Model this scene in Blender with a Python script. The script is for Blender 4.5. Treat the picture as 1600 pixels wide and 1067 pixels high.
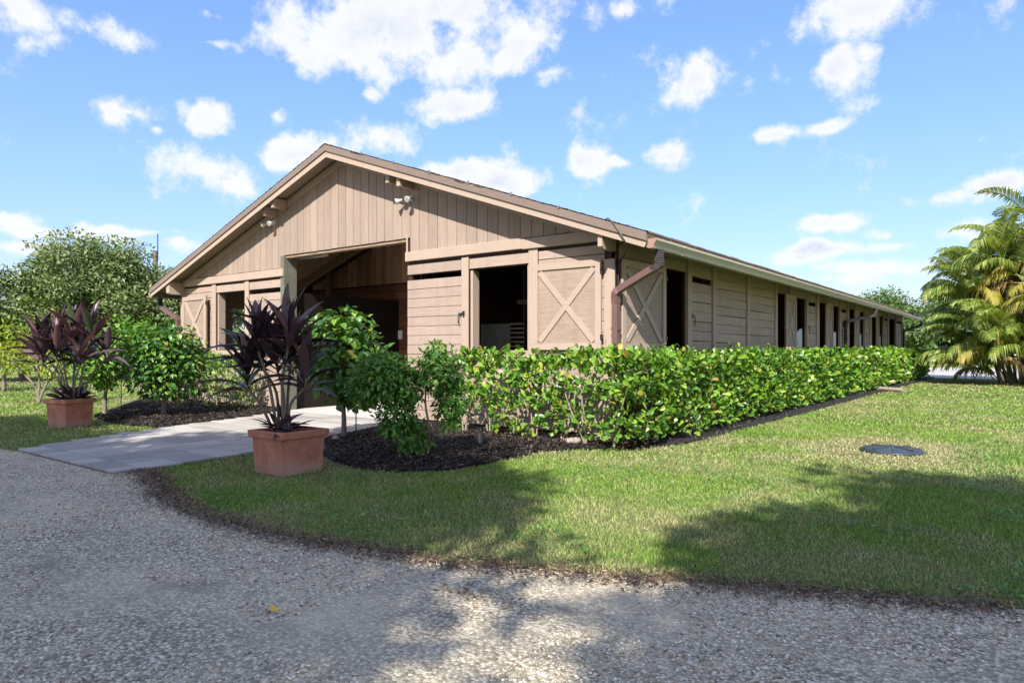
import bpy, bmesh, math, random
import numpy as np
from mathutils import Vector, Matrix, Euler

for o in list(bpy.data.objects):
    bpy.data.objects.remove(o, do_unlink=True)
R = math.radians
random.seed(7)
rng = np.random.default_rng(11)
scene = bpy.context.scene
COL = scene.collection

# ------------------------------------------------------------------ camera
YAW = R(37.2)
cam_d = bpy.data.cameras.new('camera')
cam_d.sensor_width = 36.0
cam_d.lens = 1066.0 / 1600.0 * 36.0
cam_d.shift_y = 13.5 / 1600.0
cam_d.clip_start = 0.05
cam_d.clip_end = 4000
cam = bpy.data.objects.new('camera', cam_d)
COL.objects.link(cam)
cam.location = (0, 0, 1.3)
cam.rotation_euler = (R(90), 0, YAW)
scene.camera = cam

# ------------------------------------------------------------------ light
SUN_AZ = R(25)          # from the front wall's normal towards the right-hand side
SUN_EL = R(41)
to_sun = Vector((math.sin(SUN_AZ) * math.cos(SUN_EL), -math.cos(SUN_AZ) * math.cos(SUN_EL), math.sin(SUN_EL)))
sun_d = bpy.data.lights.new('sun', 'SUN')
sun_d.energy = 3.3
sun_d.angle = R(0.45)
sun_d.color = (1.0, 0.95, 0.88)
sun = bpy.data.objects.new('sun', sun_d)
COL.objects.link(sun)
sun.rotation_euler = to_sun.to_track_quat('Z', 'Y').to_euler()
sun.location = (5, -12, 20)

scene.view_settings.view_transform = 'Standard'
scene.view_settings.look = 'None'
scene.view_settings.exposure = 1.45
scene.view_settings.gamma = 1.0
scene.view_settings.use_curve_mapping = False
scene.render.engine = 'CYCLES'
scene.cycles.use_denoising = True
scene.cycles.max_bounces = 8
scene.cycles.transparent_max_bounces = 8
scene.cycles.caustics_reflective = False
scene.cycles.caustics_refractive = False

# ------------------------------------------------------------------ sky with fair-weather cumulus
# each cloud: azimuth, elevation (radians, compass about +Y towards +X), half width, half height
CLOUDS = [
    (-1.2592, 0.3784, 0.0527, 0.0228, 0.97), (-1.2336, 0.3641, 0.0214, 0.0147, 0.86), (-1.1655, 0.3782, 0.0327, 0.0227, 0.86), (-0.8347, 0.4259, 0.1497, 0.0501, 1.24),
    (-0.9409, 0.3858, 0.0423, 0.0288, 0.97), (-0.7428, 0.4034, 0.0706, 0.0378, 1.08), (-0.6352, 0.4207, 0.0556, 0.0536, 1.08), (-0.6024, 0.3822, 0.0404, 0.0190, 0.97),
    (-0.7428, 0.4574, 0.1718, 0.0320, 1.19), (-0.7288, 0.3472, 0.0788, 0.0213, 1.08), (-1.1619, 0.29, 0.0377, 0.0217, 1.03), (-1.0724, 0.2979, 0.0307, 0.0218, 1.03),
    (-0.985, 0.3135, 0.0200, 0.0121, 0.92), (-1.1293, 0.2734, 0.0112, 0.0075, 0.86), (-1.0724, 0.2367, 0.0621, 0.0295, 1.08), (-1.0407, 0.2234, 0.0395, 0.0177, 0.97),
    (-0.9409, 0.2733, 0.0758, 0.0251, 1.03), (-0.8438, 0.2966, 0.0591, 0.0253, 1.03), (-0.7242, 0.2535, 0.0809, 0.0189, 1.08), (-0.668, 0.241, 0.0557, 0.0210, 1.08),
    (-0.5325, 0.27, 0.0299, 0.0167, 1.08), (-0.4865, 0.2683, 0.0216, 0.0083, 0.86), (-0.4234, 0.2711, 0.0343, 0.0164, 1.08), (-0.3836, 0.3704, 0.0392, 0.0319, 1.03),
    (-0.2145, 0.3545, 0.0489, 0.0272, 1.08), (-0.1766, 0.361, 0.0199, 0.0173, 0.86), (-0.1656, 0.4139, 0.0690, 0.0334, 1.13), (-0.278, 0.2817, 0.0517, 0.0105, 0.97),
    (-0.234, 0.2832, 0.0376, 0.0085, 0.97), (-0.0949, 0.183, 0.0532, 0.0149, 1.08), (-0.0299, 0.1924, 0.0456, 0.0143, 1.08), (-0.1954, 0.1711, 0.0362, 0.0123, 1.08),
    (-0.1524, 0.1506, 0.0202, 0.0105, 1.08), (-0.2184, 0.1347, 0.0883, 0.0108, 1.08), (-0.1366, 0.1341, 0.0414, 0.0086, 1.08), (-0.2498, 0.1264, 0.0505, 0.0147, 0.93),
    (-0.4865, 0.4628, 0.0197, 0.0206, 0.92), (-1.281, 0.1518, 0.0442, 0.0160, 1.08), (-1.2368, 0.1389, 0.0887, 0.0107, 1.08), (-1.1548, 0.1483, 0.0723, 0.0069, 0.99),
    (-1.1031, 0.1357, 0.0417, 0.0125, 0.99), (-0.151, 0.1083, 0.0823, 0.0114, 0.99), (-0.0715, 0.1444, 0.0348, 0.0149, 1.08), (-0.8546, 0.348, 0.0156, 0.0105, 0.86),
    (-1.0645, 0.4248, 0.0171, 0.0077, 0.76), (-0.2107, 0.0948, 0.0953, 0.0091, 0.79), (-1.0801, 0.3935, 0.0296, 0.0063, 0.70), (-1.2561, 0.1166, 0.0566, 0.0098, 1.05)]

def build_world():
    w = bpy.data.worlds.new('World')
    scene.world = w
    w.use_nodes = True
    nt = w.node_tree
    N, L = nt.nodes, nt.links
    N.clear()
    out = N.new('ShaderNodeOutputWorld')
    bg = N.new('ShaderNodeBackground')
    bg.inputs['Strength'].default_value = 0.15
    sky = N.new('ShaderNodeTexSky')
    sky.sky_type = 'NISHITA'
    sky.sun_disc = False
    sky.sun_elevation = SUN_EL
    sky.sun_rotation = math.pi - SUN_AZ
    sky.air_density = 1.0
    sky.dust_density = 1.0
    sky.ozone_density = 2.0
    tc = N.new('ShaderNodeTexCoord')
    sep = N.new('ShaderNodeSeparateXYZ')
    L.new(tc.outputs['Generated'], sep.inputs[0])

    def math_(op, a, b=None, clamp=False, c=None):
        n = N.new('ShaderNodeMath'); n.operation = op; n.use_clamp = clamp
        for i, v in enumerate((a, b, c)):
            if v is None: continue
            if isinstance(v, (int, float)): n.inputs[i].default_value = v
            else: L.new(v, n.inputs[i])
        return n.outputs[0]

    def noise(vec, scale, detail, rough=0.55):
        n = N.new('ShaderNodeTexNoise')
        n.inputs['Scale'].default_value = scale
        n.inputs['Detail'].default_value = detail
        n.inputs['Roughness'].default_value = rough
        L.new(vec, n.inputs['Vector'])
        return n
    az = math_('ARCTAN2', sep.outputs[0], sep.outputs[1])
    el = math_('ARCSINE', sep.outputs[2])
    comb = N.new('ShaderNodeCombineXYZ')
    L.new(az, comb.inputs[0]); L.new(el, comb.inputs[1])
    # wobble the coordinate so outlines billow
    nz = noise(tc.outputs['Generated'], 7.0, 3.0)
    vs = N.new('ShaderNodeVectorMath'); vs.operation = 'SUBTRACT'
    L.new(nz.outputs['Color'], vs.inputs[0]); vs.inputs[1].default_value = (.5, .5, .5)
    vm = N.new('ShaderNodeVectorMath'); vm.operation = 'MULTIPLY_ADD'
    L.new(vs.outputs[0], vm.inputs[0]); vm.inputs[1].default_value = (0.07, 0.045, 0); L.new(comb.outputs[0], vm.inputs[2])
    acc = None
    for (a, e, rx, ry, amp) in CLOUDS:
        s = N.new('ShaderNodeVectorMath'); s.operation = 'SUBTRACT'
        L.new(vm.outputs[0], s.inputs[0]); s.inputs[1].default_value = (a, e, 0)
        m = N.new('ShaderNodeVectorMath'); m.operation = 'MULTIPLY'
        L.new(s.outputs[0], m.inputs[0]); m.inputs[1].default_value = (1 / rx, 1 / ry, 0)
        ln = N.new('ShaderNodeVectorMath'); ln.operation = 'LENGTH'
        L.new(m.outputs[0], ln.inputs[0])
        v = math_('MULTIPLY_ADD', ln.outputs['Value'], -amp * 0.62, False, amp)
        acc = v if acc is None else math_('MAXIMUM', acc, v)
    # unseen cumulus around the rest of the sky, thickened to raise ambient light
    gen = noise(tc.outputs['Generated'], 3.2, 2.0)
    dotn = N.new('ShaderNodeVectorMath'); dotn.operation = 'DOT_PRODUCT'
    L.new(tc.outputs['Generated'], dotn.inputs[0]); dotn.inputs[1].default_value = (-0.56, 0.74, 0.30)
    away = N.new('ShaderNodeMapRange'); away.inputs['From Min'].default_value = 0.72; away.inputs['From Max'].default_value = 0.5
    away.inputs['To Min'].default_value = 0; away.inputs['To Max'].default_value = 1
    L.new(dotn.outputs['Value'], away.inputs['Value'])
    g1 = math_('MULTIPLY_ADD', gen.outputs['Fac'], 5.0, False, -2.08)
    g2 = math_('MULTIPLY', math_('MINIMUM', g1, 0.9), away.outputs[0])
    acc = math_('MAXIMUM', acc, g2)
    # break the soft blobs up with fractal noise
    fb = noise(tc.outputs['Generated'], 14.0, 11.0, 0.64)
    dens0 = math_('MULTIPLY_ADD', fb.outputs['Fac'], 2.9, False, -1.68)
    dens1 = math_('ADD', dens0, acc)
    dens = N.new('ShaderNodeMapRange'); dens.interpolation_type = 'SMOOTHSTEP'
    dens.inputs['From Min'].default_value = 0.0; dens.inputs['From Max'].default_value = 0.66
    L.new(dens1, dens.inputs['Value'])
    dcl = math_('MULTIPLY', dens.outputs[0], 0.96)
    # relief inside the clouds: finer noise, thicker middle a little greyer
    f2 = noise(tc.outputs['Generated'], 30.0, 5.0)
    thick = N.new('ShaderNodeMapRange'); thick.inputs['From Min'].default_value = 0.5; thick.inputs['From Max'].default_value = 1.25
    L.new(dens1, thick.inputs['Value'])
    # cloud lying above this point means we look at a shaded base
    shift = N.new('ShaderNodeVectorMath'); shift.operation = 'ADD'
    L.new(tc.outputs['Generated'], shift.inputs[0]); shift.inputs[1].default_value = (0, 0, 0.022)
    fup = noise(shift.outputs[0], 14.0, 5.0, 0.6)
    base = math_('MULTIPLY_ADD', math_('SUBTRACT', fup.outputs['Fac'], fb.outputs['Fac']), 4.0, True, 0.25)
    sh = math_('MULTIPLY', thick.outputs[0], math_('MULTIPLY_ADD', f2.outputs['Fac'], 0.5, False, base), True)
    cr = N.new('ShaderNodeMix'); cr.data_type = 'RGBA'
    L.new(sh, cr.inputs[0])
    cr.inputs[6].default_value = (2.50, 2.52, 2.57, 1)
    cr.inputs[7].default_value = (1.45, 1.63, 2.05, 1)
    mix = N.new('ShaderNodeMix'); mix.data_type = 'RGBA'
    # the very bright horizon is held back a little, as the camera's exposure did
    lum = N.new('ShaderNodeRGBToBW'); L.new(sky.outputs[0], lum.inputs[0])
    den = math_('MULTIPLY_ADD', lum.outputs[0], 0.22, False, 1.0)
    sc = math_('DIVIDE', 1.03, den)
    vsc = N.new('ShaderNodeVectorMath'); vsc.operation = 'SCALE'
    L.new(sky.outputs[0], vsc.inputs[0]); L.new(sc, vsc.inputs['Scale'])
    tint = N.new('ShaderNodeVectorMath'); tint.operation = 'MULTIPLY'
    hs = N.new('ShaderNodeHueSaturation'); hs.inputs['Saturation'].default_value = 1.14
    L.new(vsc.outputs[0], hs.inputs['Color']); L.new(hs.outputs[0], tint.inputs[0]); tint.inputs[1].default_value = (0.97, 0.905, 1.04)
    L.new(dcl, mix.inputs[0]); L.new(tint.outputs[0], mix.inputs[6]); L.new(cr.outputs[2], mix.inputs[7])
    L.new(mix.outputs[2], bg.inputs['Color'])
    L.new(bg.outputs[0], out.inputs[0])
build_world()

# ------------------------------------------------------------------ material helpers
MATS = {}

def new_mat(name):
    m = bpy.data.materials.new(name); m.use_nodes = True
    nt = m.node_tree; nt.nodes.clear()
    out = nt.nodes.new('ShaderNodeOutputMaterial')
    p = nt.nodes.new('ShaderNodeBsdfPrincipled')
    nt.links.new(p.outputs[0], out.inputs[0])
    MATS[name] = m
    return m, nt, p, out

def nd(nt, t, **kw):
    n = nt.nodes.new(t)
    for k, v in kw.items():
        if k in n.inputs: n.inputs[k].default_value = v
        else: setattr(n, k, v)
    return n

def mixc(nt, fac, a, b, blend='MIX'):
    n = nt.nodes.new('ShaderNodeMix'); n.data_type = 'RGBA'; n.blend_type = blend
    for i, v in ((0, fac), (6, a), (7, b)):
        if isinstance(v, (int, float)): n.inputs[i].default_value = v
        elif isinstance(v, tuple): n.inputs[i].default_value = v if len(v) == 4 else v + (1,)
        else: nt.links.new(v, n.inputs[i])
    return n.outputs[2]

def ramp(nt, fac, stops):
    n = nt.nodes.new('ShaderNodeValToRGB')
    e = n.color_ramp.elements
    while len(e) < len(stops): e.new(0.5)
    for el, (p, c) in zip(e, stops):
        el.position = p; el.color = c + (1,) if len(c) == 3 else c
    nt.links.new(fac, n.inputs[0])
    return n.outputs[0]

def mathn(nt, op, a, b=None, clamp=False):
    n = nt.nodes.new('ShaderNodeMath'); n.operation = op; n.use_clamp = clamp
    for i, v in enumerate((a, b)):
        if v is None: continue
        if isinstance(v, (int, float)): n.inputs[i].default_value = v
        else: nt.links.new(v, n.inputs[i])
    return n.outputs[0]

def rand01(nt):
    """a random number that differs from object to object and from island to island"""
    oi = nt.nodes.new('ShaderNodeObjectInfo'); g = nt.nodes.new('ShaderNodeNewGeometry')
    return mathn(nt, 'FRACT', mathn(nt, 'ADD', oi.outputs['Random'], g.outputs['Random Per Island']))

def bump(nt, p, height, strength, dist):
    b = nt.nodes.new('ShaderNodeBump'); b.inputs['Strength'].default_value = strength; b.inputs['Distance'].default_value = dist
    nt.links.new(height, b.inputs['Height']); nt.links.new(b.outputs[0], p.inputs['Normal'])

def wood(name, col, axis='X', rough=0.65, var=0.10, grain=0.35, wear=0.25, wearcol=None, bumps=0.35):
    m, nt, p, out = new_mat(name)
    tc = nt.nodes.new('ShaderNodeTexCoord'); oi = nt.nodes.new('ShaderNodeObjectInfo')
    mp = nd(nt, 'ShaderNodeMapping')
    mp.inputs['Scale'].default_value = {'X': (1.5, 30, 30), 'Z': (30, 30, 1.5), 'Y': (30, 1.5, 30)}[axis]
    off = nt.nodes.new('ShaderNodeVectorMath'); off.operation = 'SCALE'
    off.inputs[0].default_value = (37, 91, 53); nt.links.new(oi.outputs['Random'], off.inputs['Scale'])
    add = nt.nodes.new('ShaderNodeVectorMath'); add.operation = 'ADD'
    nt.links.new(tc.outputs['Object'], add.inputs[0]); nt.links.new(off.outputs[0], add.inputs[1])
    nt.links.new(add.outputs[0], mp.inputs[0])
    n1 = nd(nt, 'ShaderNodeTexNoise', Scale=2.2, Detail=6.0, Roughness=0.65); nt.links.new(mp.outputs[0], n1.inputs['Vector'])
    n2 = nd(nt, 'ShaderNodeTexNoise', Scale=1.7, Detail=4.0, Roughness=0.6); nt.links.new(add.outputs[0], n2.inputs['Vector'])
    g = ramp(nt, n1.outputs['Fac'], [(0.3, tuple(c * (1 - grain) for c in col)), (0.55, col), (0.8, tuple(min(1, c * (1 + grain * .35)) for c in col))])
    wc = wearcol or tuple(c * 0.72 for c in col)
    wf = ramp(nt, n2.outputs['Fac'], [(0.5, (0, 0, 0)), (0.75, (wear,) * 3)])
    c2 = mixc(nt, wf, g, wc)
    # weather streaks that run down across the boards
    gp = nt.nodes.new('ShaderNodeNewGeometry'); ms = nd(nt, 'ShaderNodeMapping'); ms.inputs['Scale'].default_value = (5.5, 5.5, 0.55)
    nt.links.new(gp.outputs['Position'], ms.inputs[0])
    n3 = nd(nt, 'ShaderNodeTexNoise', Scale=1.0, Detail=7.0, Roughness=0.65); nt.links.new(ms.outputs[0], n3.inputs['Vector'])
    c2 = mixc(nt, ramp(nt, n3.outputs['Fac'], [(0.46, (0, 0, 0)), (0.74, (wear * 1.2,) * 3)]), c2, tuple(c * 0.6 for c in col))
    v = mathn(nt, 'ADD', mathn(nt, 'MULTIPLY', oi.outputs['Random'], 2 * var), 1 - var)
    cv = nt.nodes.new('ShaderNodeCombineColor')
    for i in range(3): nt.links.new(v, cv.inputs[i])
    c3 = mixc(nt, 1.0, c2, cv.outputs[0], 'MULTIPLY')
    nt.links.new(c3, p.inputs['Base Color'])
    p.inputs['Roughness'].default_value = rough
    p.inputs['Specular IOR Level'].default_value = 0.3
    bump(nt, p, n1.outputs['Fac'], bumps, 0.006)
    return m

def plain(name, col, rough=0.5, metallic=0.0, nscale=6.0, nvar=0.15, bumps=0.0, spec=0.4):
    m, nt, p, out = new_mat(name)
    tc = nt.nodes.new('ShaderNodeTexCoord')
    n = nd(nt, 'ShaderNodeTexNoise', Scale=nscale, Detail=6.0, Roughness=0.6); nt.links.new(tc.outputs['Object'], n.inputs['Vector'])
    c = ramp(nt, n.outputs['Fac'], [(0.3, tuple(x * (1 - nvar) for x in col)), (0.7, tuple(min(1, x * (1 + nvar)) for x in col))])
    nt.links.new(c, p.inputs['Base Color'])
    p.inputs['Roughness'].default_value = rough; p.inputs['Metallic'].default_value = metallic
    p.inputs['Specular IOR Level'].default_value = spec
    if bumps: bump(nt, p, n.outputs['Fac'], bumps, 0.01)
    return m

def leafm(name, stops, rough=0.45, trans=0.3, tcol=None, spec=0.4, patch=0.0, patchcol=None):
    m, nt, p, out = new_mat(name)
    r = rand01(nt)
    c = ramp(nt, r, stops)
    if patch:
        g = nt.nodes.new('ShaderNodeNewGeometry')
        n = nd(nt, 'ShaderNodeTexNoise', Scale=patch, Detail=2.0); nt.links.new(g.outputs['Position'], n.inputs['Vector'])
        f = ramp(nt, n.outputs['Fac'], [(0.42, (0, 0, 0)), (0.62, (.75,) * 3)])
        c = mixc(nt, f, c, patchcol)
    nt.links.new(c, p.inputs['Base Color'])
    p.inputs['Roughness'].default_value = rough
    p.inputs['Specular IOR Level'].default_value = spec
    tr = nt.nodes.new('ShaderNodeBsdfTranslucent')
    tb = mixc(nt, 1.0, c, tcol or (1.3, 1.25, 0.55), 'MULTIPLY')
    nt.links.new(tb, tr.inputs['Color'])
    mx = nt.nodes.new('ShaderNodeMixShader'); mx.inputs[0].default_value = trans
    nt.links.new(p.outputs[0], mx.inputs[1]); nt.links.new(tr.outputs[0], mx.inputs[2])
    nt.links.new(mx.outputs[0], out.inputs[0])
    return m

# ------------------------------------------------------------------ object helpers
def wmat(o):
    if o.parent is None: return o.matrix_basis.copy()
    return wmat(o.parent) @ o.matrix_parent_inverse @ o.matrix_basis

def par(o, parent):
    if parent is not None:
        o.parent = parent
        o.matrix_parent_inverse = wmat(parent).inverted()
    return o

def tag(o, label=None, cat=None, group=None, kind=None):
    if label: o['label'] = label
    if cat: o['category'] = cat
    if group: o['group'] = group
    if kind: o['kind'] = kind
    return o

def empty(name, loc, label, cat, group=None):
    o = bpy.data.objects.new(name, None); COL.objects.link(o)
    o.location = loc; o.empty_display_size = 0.2
    return tag(o, label, cat, group)

def link(name, me, mat=None, parent=None, loc=None, rot=None, scale=None, mtx=None):
    o = bpy.data.objects.new(name, me); COL.objects.link(o)
    if mat is not None and not me.materials: me.materials.append(MATS[mat] if isinstance(mat, str) else mat)
    if mtx is not None: o.matrix_basis = mtx
    if loc is not None: o.location = loc
    if rot is not None: o.rotation_euler = rot
    if scale is not None: o.scale = scale
    par(o, parent)
    return o

def np_mesh(name, V, F, smooth=False):
    V = np.ascontiguousarray(V, dtype=np.float32); F = np.ascontiguousarray(F, dtype=np.int32)
    me = bpy.data.meshes.new(name)
    n, k = F.shape
    me.vertices.add(len(V)); me.vertices.foreach_set('co', V.ravel())
    me.loops.add(n * k); me.loops.foreach_set('vertex_index', F.ravel())
    me.polygons.add(n); me.polygons.foreach_set('loop_start', np.arange(0, n * k, k, dtype=np.int32))
    if smooth: me.polygons.foreach_set('use_smooth', np.ones(n, dtype=bool))
    me.update(calc_edges=True)
    return me

class MB:
    """collects boxes, prisms and tubes into one mesh"""
    def __init__(s): s.v = []; s.f = []
    def add(s, vs, fs):
        n = len(s.v); s.v += [tuple(v) for v in vs]; s.f += [tuple(i + n for i in f) for f in fs]; return s
    def box(s, x0, x1, y0, y1, z0, z1):
        x0, x1 = sorted((x0, x1)); y0, y1 = sorted((y0, y1)); z0, z1 = sorted((z0, z1))
        return s.add([(x0, y0, z0), (x1, y0, z0), (x1, y1, z0), (x0, y1, z0), (x0, y0, z1), (x1, y0, z1), (x1, y1, z1), (x0, y1, z1)],
                     [(0, 3, 2, 1), (4, 5, 6, 7), (0, 1, 5, 4), (1, 2, 6, 5), (2, 3, 7, 6), (3, 0, 4, 7)])
    def prism(s, poly, d):
        """polygon (list of 3-D points) pushed along vector d"""
        n = len(poly); d = Vector(d)
        a = [Vector(p) for p in poly]; b = [p + d for p in a]
        fs = [tuple(range(n))[::-1], tuple(range(n, 2 * n))] + [(i, (i + 1) % n, n + (i + 1) % n, n + i) for i in range(n)]
        return s.add(a + b, fs)
    def bar(s, a, b, w, h, up=(0, 0, 1)):
        a, b = Vector(a), Vector(b); d = (b - a).normalized(); up = Vector(up)
        sd = d.cross(up).normalized(); u = sd.cross(d).normalized()
        q = [(-w / 2, -h / 2), (w / 2, -h / 2), (w / 2, h / 2), (-w / 2, h / 2)]
        vs = [a + sd * x + u * y for x, y in q] + [b + sd * x + u * y for x, y in q]
        return s.add(vs, [(3, 2, 1, 0), (4, 5, 6, 7), (0, 1, 5, 4), (1, 2, 6, 5), (2, 3, 7, 6), (3, 0, 4, 7)])
    def tube(s, pts, rad, n=8, cap=True, square=None):
        pts = [Vector(p) for p in pts]; rad = rad if hasattr(rad, '__len__') else [rad] * len(pts)
        rings = []; ref = None
        for i, p in enumerate(pts):
            d = (pts[min(i + 1, len(pts) - 1)] - pts[max(i - 1, 0)]).normalized()
            if ref is None: ref = Vector((0, 0, 1)) if abs(d.z) < 0.9 else Vector((1, 0, 0))
            sd = d.cross(ref).normalized(); u = sd.cross(d).normalized(); ref = u
            if square:
                q = [(-1, -1), (1, -1), (1, 1), (-1, 1)]
                rings.append([p + sd * x * square[0] / 2 * rad[i] + u * y * square[1] / 2 * rad[i] for x, y in q])
            else:
                rings.append([p + (sd * math.cos(2 * math.pi * k / n) + u * math.sin(2 * math.pi * k / n)) * rad[i] for k in range(n)])
        m = len(rings[0]); vs = [v for r in rings for v in r]; fs = []
        for i in range(len(rings) - 1):
            for k in range(m): fs.append((i * m + k, i * m + (k + 1) % m, (i + 1) * m + (k + 1) % m, (i + 1) * m + k))
        if cap: fs += [tuple(range(m))[::-1], tuple(range((len(rings) - 1) * m, len(rings) * m))]
        return s.add(vs, fs)
    def mesh(s, name, smooth=False):
        me = bpy.data.meshes.new(name); me.from_pydata(s.v, [], s.f); me.update()
        bm = bmesh.new(); bm.from_mesh(me); bmesh.ops.recalc_face_normals(bm, faces=bm.faces); bm.to_mesh(me); bm.free()
        if smooth:
            for p in me.polygons: p.use_smooth = True
        return me
    def build(s, name, mat, parent=None, smooth=False):
        return link(name, s.mesh(name, smooth), mat, parent)

_bm_cache = {}
def bevel_box(lx, ly, lz, bev=0.004, mat=None):
    key = (round(lx, 3), round(ly, 3), round(lz, 3), bev, mat)
    if key not in _bm_cache:
        bm = bmesh.new(); bmesh.ops.create_cube(bm, size=1.0)
        bmesh.ops.scale(bm, vec=(key[0], key[1], key[2]), verts=bm.verts)
        bmesh.ops.bevel(bm, geom=list(bm.edges), offset=bev, segments=1, affect='EDGES')
        me = bpy.data.meshes.new('board'); bm.to_mesh(me); bm.free()
        if mat: me.materials.append(MATS[mat])
        _bm_cache[key] = me
    return _bm_cache[key]

def board(name, parent, x0, x1, y0, y1, z0, z1, mat, jit=0.0015, rot=(0, 0, 0), bev=0.004):
    me = bevel_box(abs(x1 - x0), abs(y1 - y0), abs(z1 - z0), bev, mat)
    loc = ((x0 + x1) / 2 + random.uniform(-jit, jit), (y0 + y1) / 2 + random.uniform(-jit, jit), (z0 + z1) / 2 + random.uniform(-jit, jit))
    return link(name, me, mat, parent, loc=loc, rot=rot)

# numpy leaves --------------------------------------------------------------
def norm(a): return a / np.maximum(np.linalg.norm(a, axis=-1, keepdims=True), 1e-9)

def frames(d, up):
    d = norm(d); s = norm(np.cross(up, d)); n = np.cross(d, s)
    return d, s, n

def scatter(tmpl, pos, d, up, sc):
    """tmpl (V,F): leaf along +X, face +Z; returns vertices and faces of all copies"""
    V, F = tmpl
    d, s, n = frames(d, up)
    sc = np.asarray(sc).reshape(-1, 1, 1) if np.ndim(sc) else sc
    W = (V[None, :, 0:1] * d[:, None, :] + V[None, :, 1:2] * s[:, None, :] + V[None, :, 2:3] * n[:, None, :]) * sc + pos[:, None, :]
    k = len(V)
    FF = F[None] + (np.arange(len(pos)) * k)[:, None, None]
    return W.reshape(-1, 3), FF.reshape(-1, F.shape[1])

def leaf_tmpl(prof, fold=0.12, droop=0.15):
    """profile [(x, halfwidth)] -> two strips folded along the midrib"""
    V = []; F = []
    for x, w in prof:
        z = -droop * x * x
        V += [(x, 0, z), (x, w, z + fold * w * 2), (x, -w, z + fold * w * 2)]
    for i in range(len(prof) - 1):
        a, b = 3 * i, 3 * i + 3
        F += [(a, b, b + 1), (a, b + 1, a + 1), (a, a + 2, b + 2), (a, b + 2, b)]
    V = np.array(V); F = np.array(F)
    # drop degenerate triangles at the pointed ends
    keep = [i for i, f in enumerate(F) if np.linalg.norm(np.cross(V[f[1]] - V[f[0]], V[f[2]] - V[f[0]])) > 1e-6]
    return V, F[keep]

OBOVATE = leaf_tmpl([(0, 0.03), (0.3, 0.16), (0.7, 0.29), (0.92, 0.2), (1.0, 0.0)], 0.12, 0.12)
HEART = leaf_tmpl([(0, 0.10), (0.12, 0.32), (0.4, 0.36), (0.75, 0.15), (1.0, 0.0)], 0.15, 0.25)
OVAL = leaf_tmpl([(0, 0.0), (0.35, 0.22), (0.7, 0.17), (1.0, 0.0)], 0.12, 0.2)
DIAMOND = (np.array([(0, 0, 0), (0.45, 0.26, 0.05), (1, 0, -0.08), (0.45, -0.26, 0.05)]), np.array([(0, 2, 1), (0, 3, 2)]))

def rand_dirs(n):
    v = rng.normal(size=(n, 3)); return norm(v)

def vnoise(x, y, s, seed=0):
    """smooth value noise, 0..1"""
    r = np.random.default_rng(seed); T = r.random((64, 64))
    x = np.asarray(x) / s; y = np.asarray(y) / s
    xi = np.floor(x).astype(int); yi = np.floor(y).astype(int); fx = x - xi; fy = y - yi
    fx = fx * fx * (3 - 2 * fx); fy = fy * fy * (3 - 2 * fy)
    g = lambda i, j: T[i % 64, j % 64]
    return (g(xi, yi) * (1 - fx) + g(xi + 1, yi) * fx) * (1 - fy) + (g(xi, yi + 1) * (1 - fx) + g(xi + 1, yi + 1) * fx) * fy

def inpoly(px, py, poly):
    px = np.asarray(px); py = np.asarray(py); c = np.zeros(px.shape, bool); n = len(poly)
    for i in range(n):
        x0, y0 = poly[i]; x1, y1 = poly[(i + 1) % n]
        if y0 == y1: continue
        t = ((y0 > py) != (y1 > py)) & (px < (x1 - x0) * (py - y0) / (y1 - y0) + x0)
        c ^= t
    return c

def dpoly(px, py, line):
    d = np.full(np.shape(px), 1e9)
    for (x0, y0), (x1, y1) in zip(line[:-1], line[1:]):
        dx, dy = x1 - x0, y1 - y0; t = np.clip(((px - x0) * dx + (py - y0) * dy) / (dx * dx + dy * dy), 0, 1)
        d = np.minimum(d, np.hypot(px - x0 - t * dx, py - y0 - t * dy))
    return d

# ------------------------------------------------------------------ materials
TAN = (0.375, 0.287, 0.23)
wood('paint_board', TAN, 'X', var=0.09, grain=0.18, wear=0.34, bumps=0.35)
wood('paint_board_y', TAN, 'Y', var=0.05, grain=0.18, wear=0.34, bumps=0.35)
wood('paint_vertical', (0.34, 0.26, 0.207), 'Z', var=0.08, grain=0.18, wear=0.34, bumps=0.35)
wood('paint_trim', (0.405, 0.31, 0.245), 'X', var=0.03, grain=0.10, wear=0.18, bumps=0.25)
wood('paint_trim_z', (0.405, 0.31, 0.245), 'Z', var=0.03, grain=0.10, wear=0.18, bumps=0.25)
wood('paint_trim_y', (0.40, 0.305, 0.24), 'Y', var=0.03, grain=0.10, wear=0.18, bumps=0.25)
wood('paint_panel', (0.335, 0.252, 0.197), 'X', var=0.05, grain=0.28, wear=0.4, bumps=0.5)
wood('partition_dark', (0.014, 0.009, 0.008), 'Y', var=0.2, grain=0.4, wear=0.3)  # near-black colour stands in for the unlit left of the doorway
wood('rake_paint', (0.20, 0.152, 0.126), 'X', var=0.03, grain=0.12, wear=0.2)
wood('green_post', (0.15, 0.155, 0.12), 'Z', var=0.05, grain=0.5, wear=0.6, wearcol=(0.32, 0.29, 0.23))
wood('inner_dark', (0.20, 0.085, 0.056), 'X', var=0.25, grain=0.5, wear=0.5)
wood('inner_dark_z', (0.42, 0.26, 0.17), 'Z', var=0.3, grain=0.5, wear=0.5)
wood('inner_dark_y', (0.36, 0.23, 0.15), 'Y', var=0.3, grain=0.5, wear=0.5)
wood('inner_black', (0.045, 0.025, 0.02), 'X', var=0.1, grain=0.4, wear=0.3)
wood('rafter_wood', (0.50, 0.35, 0.24), 'X', var=0.2, grain=0.4, wear=0.5)
wood('mailpost_white', (0.8, 0.8, 0.78), 'Z', var=0.02, grain=0.06, wear=0.1)
wood('pole_wood', (0.16, 0.13, 0.10), 'Z', grain=0.4)
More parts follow.
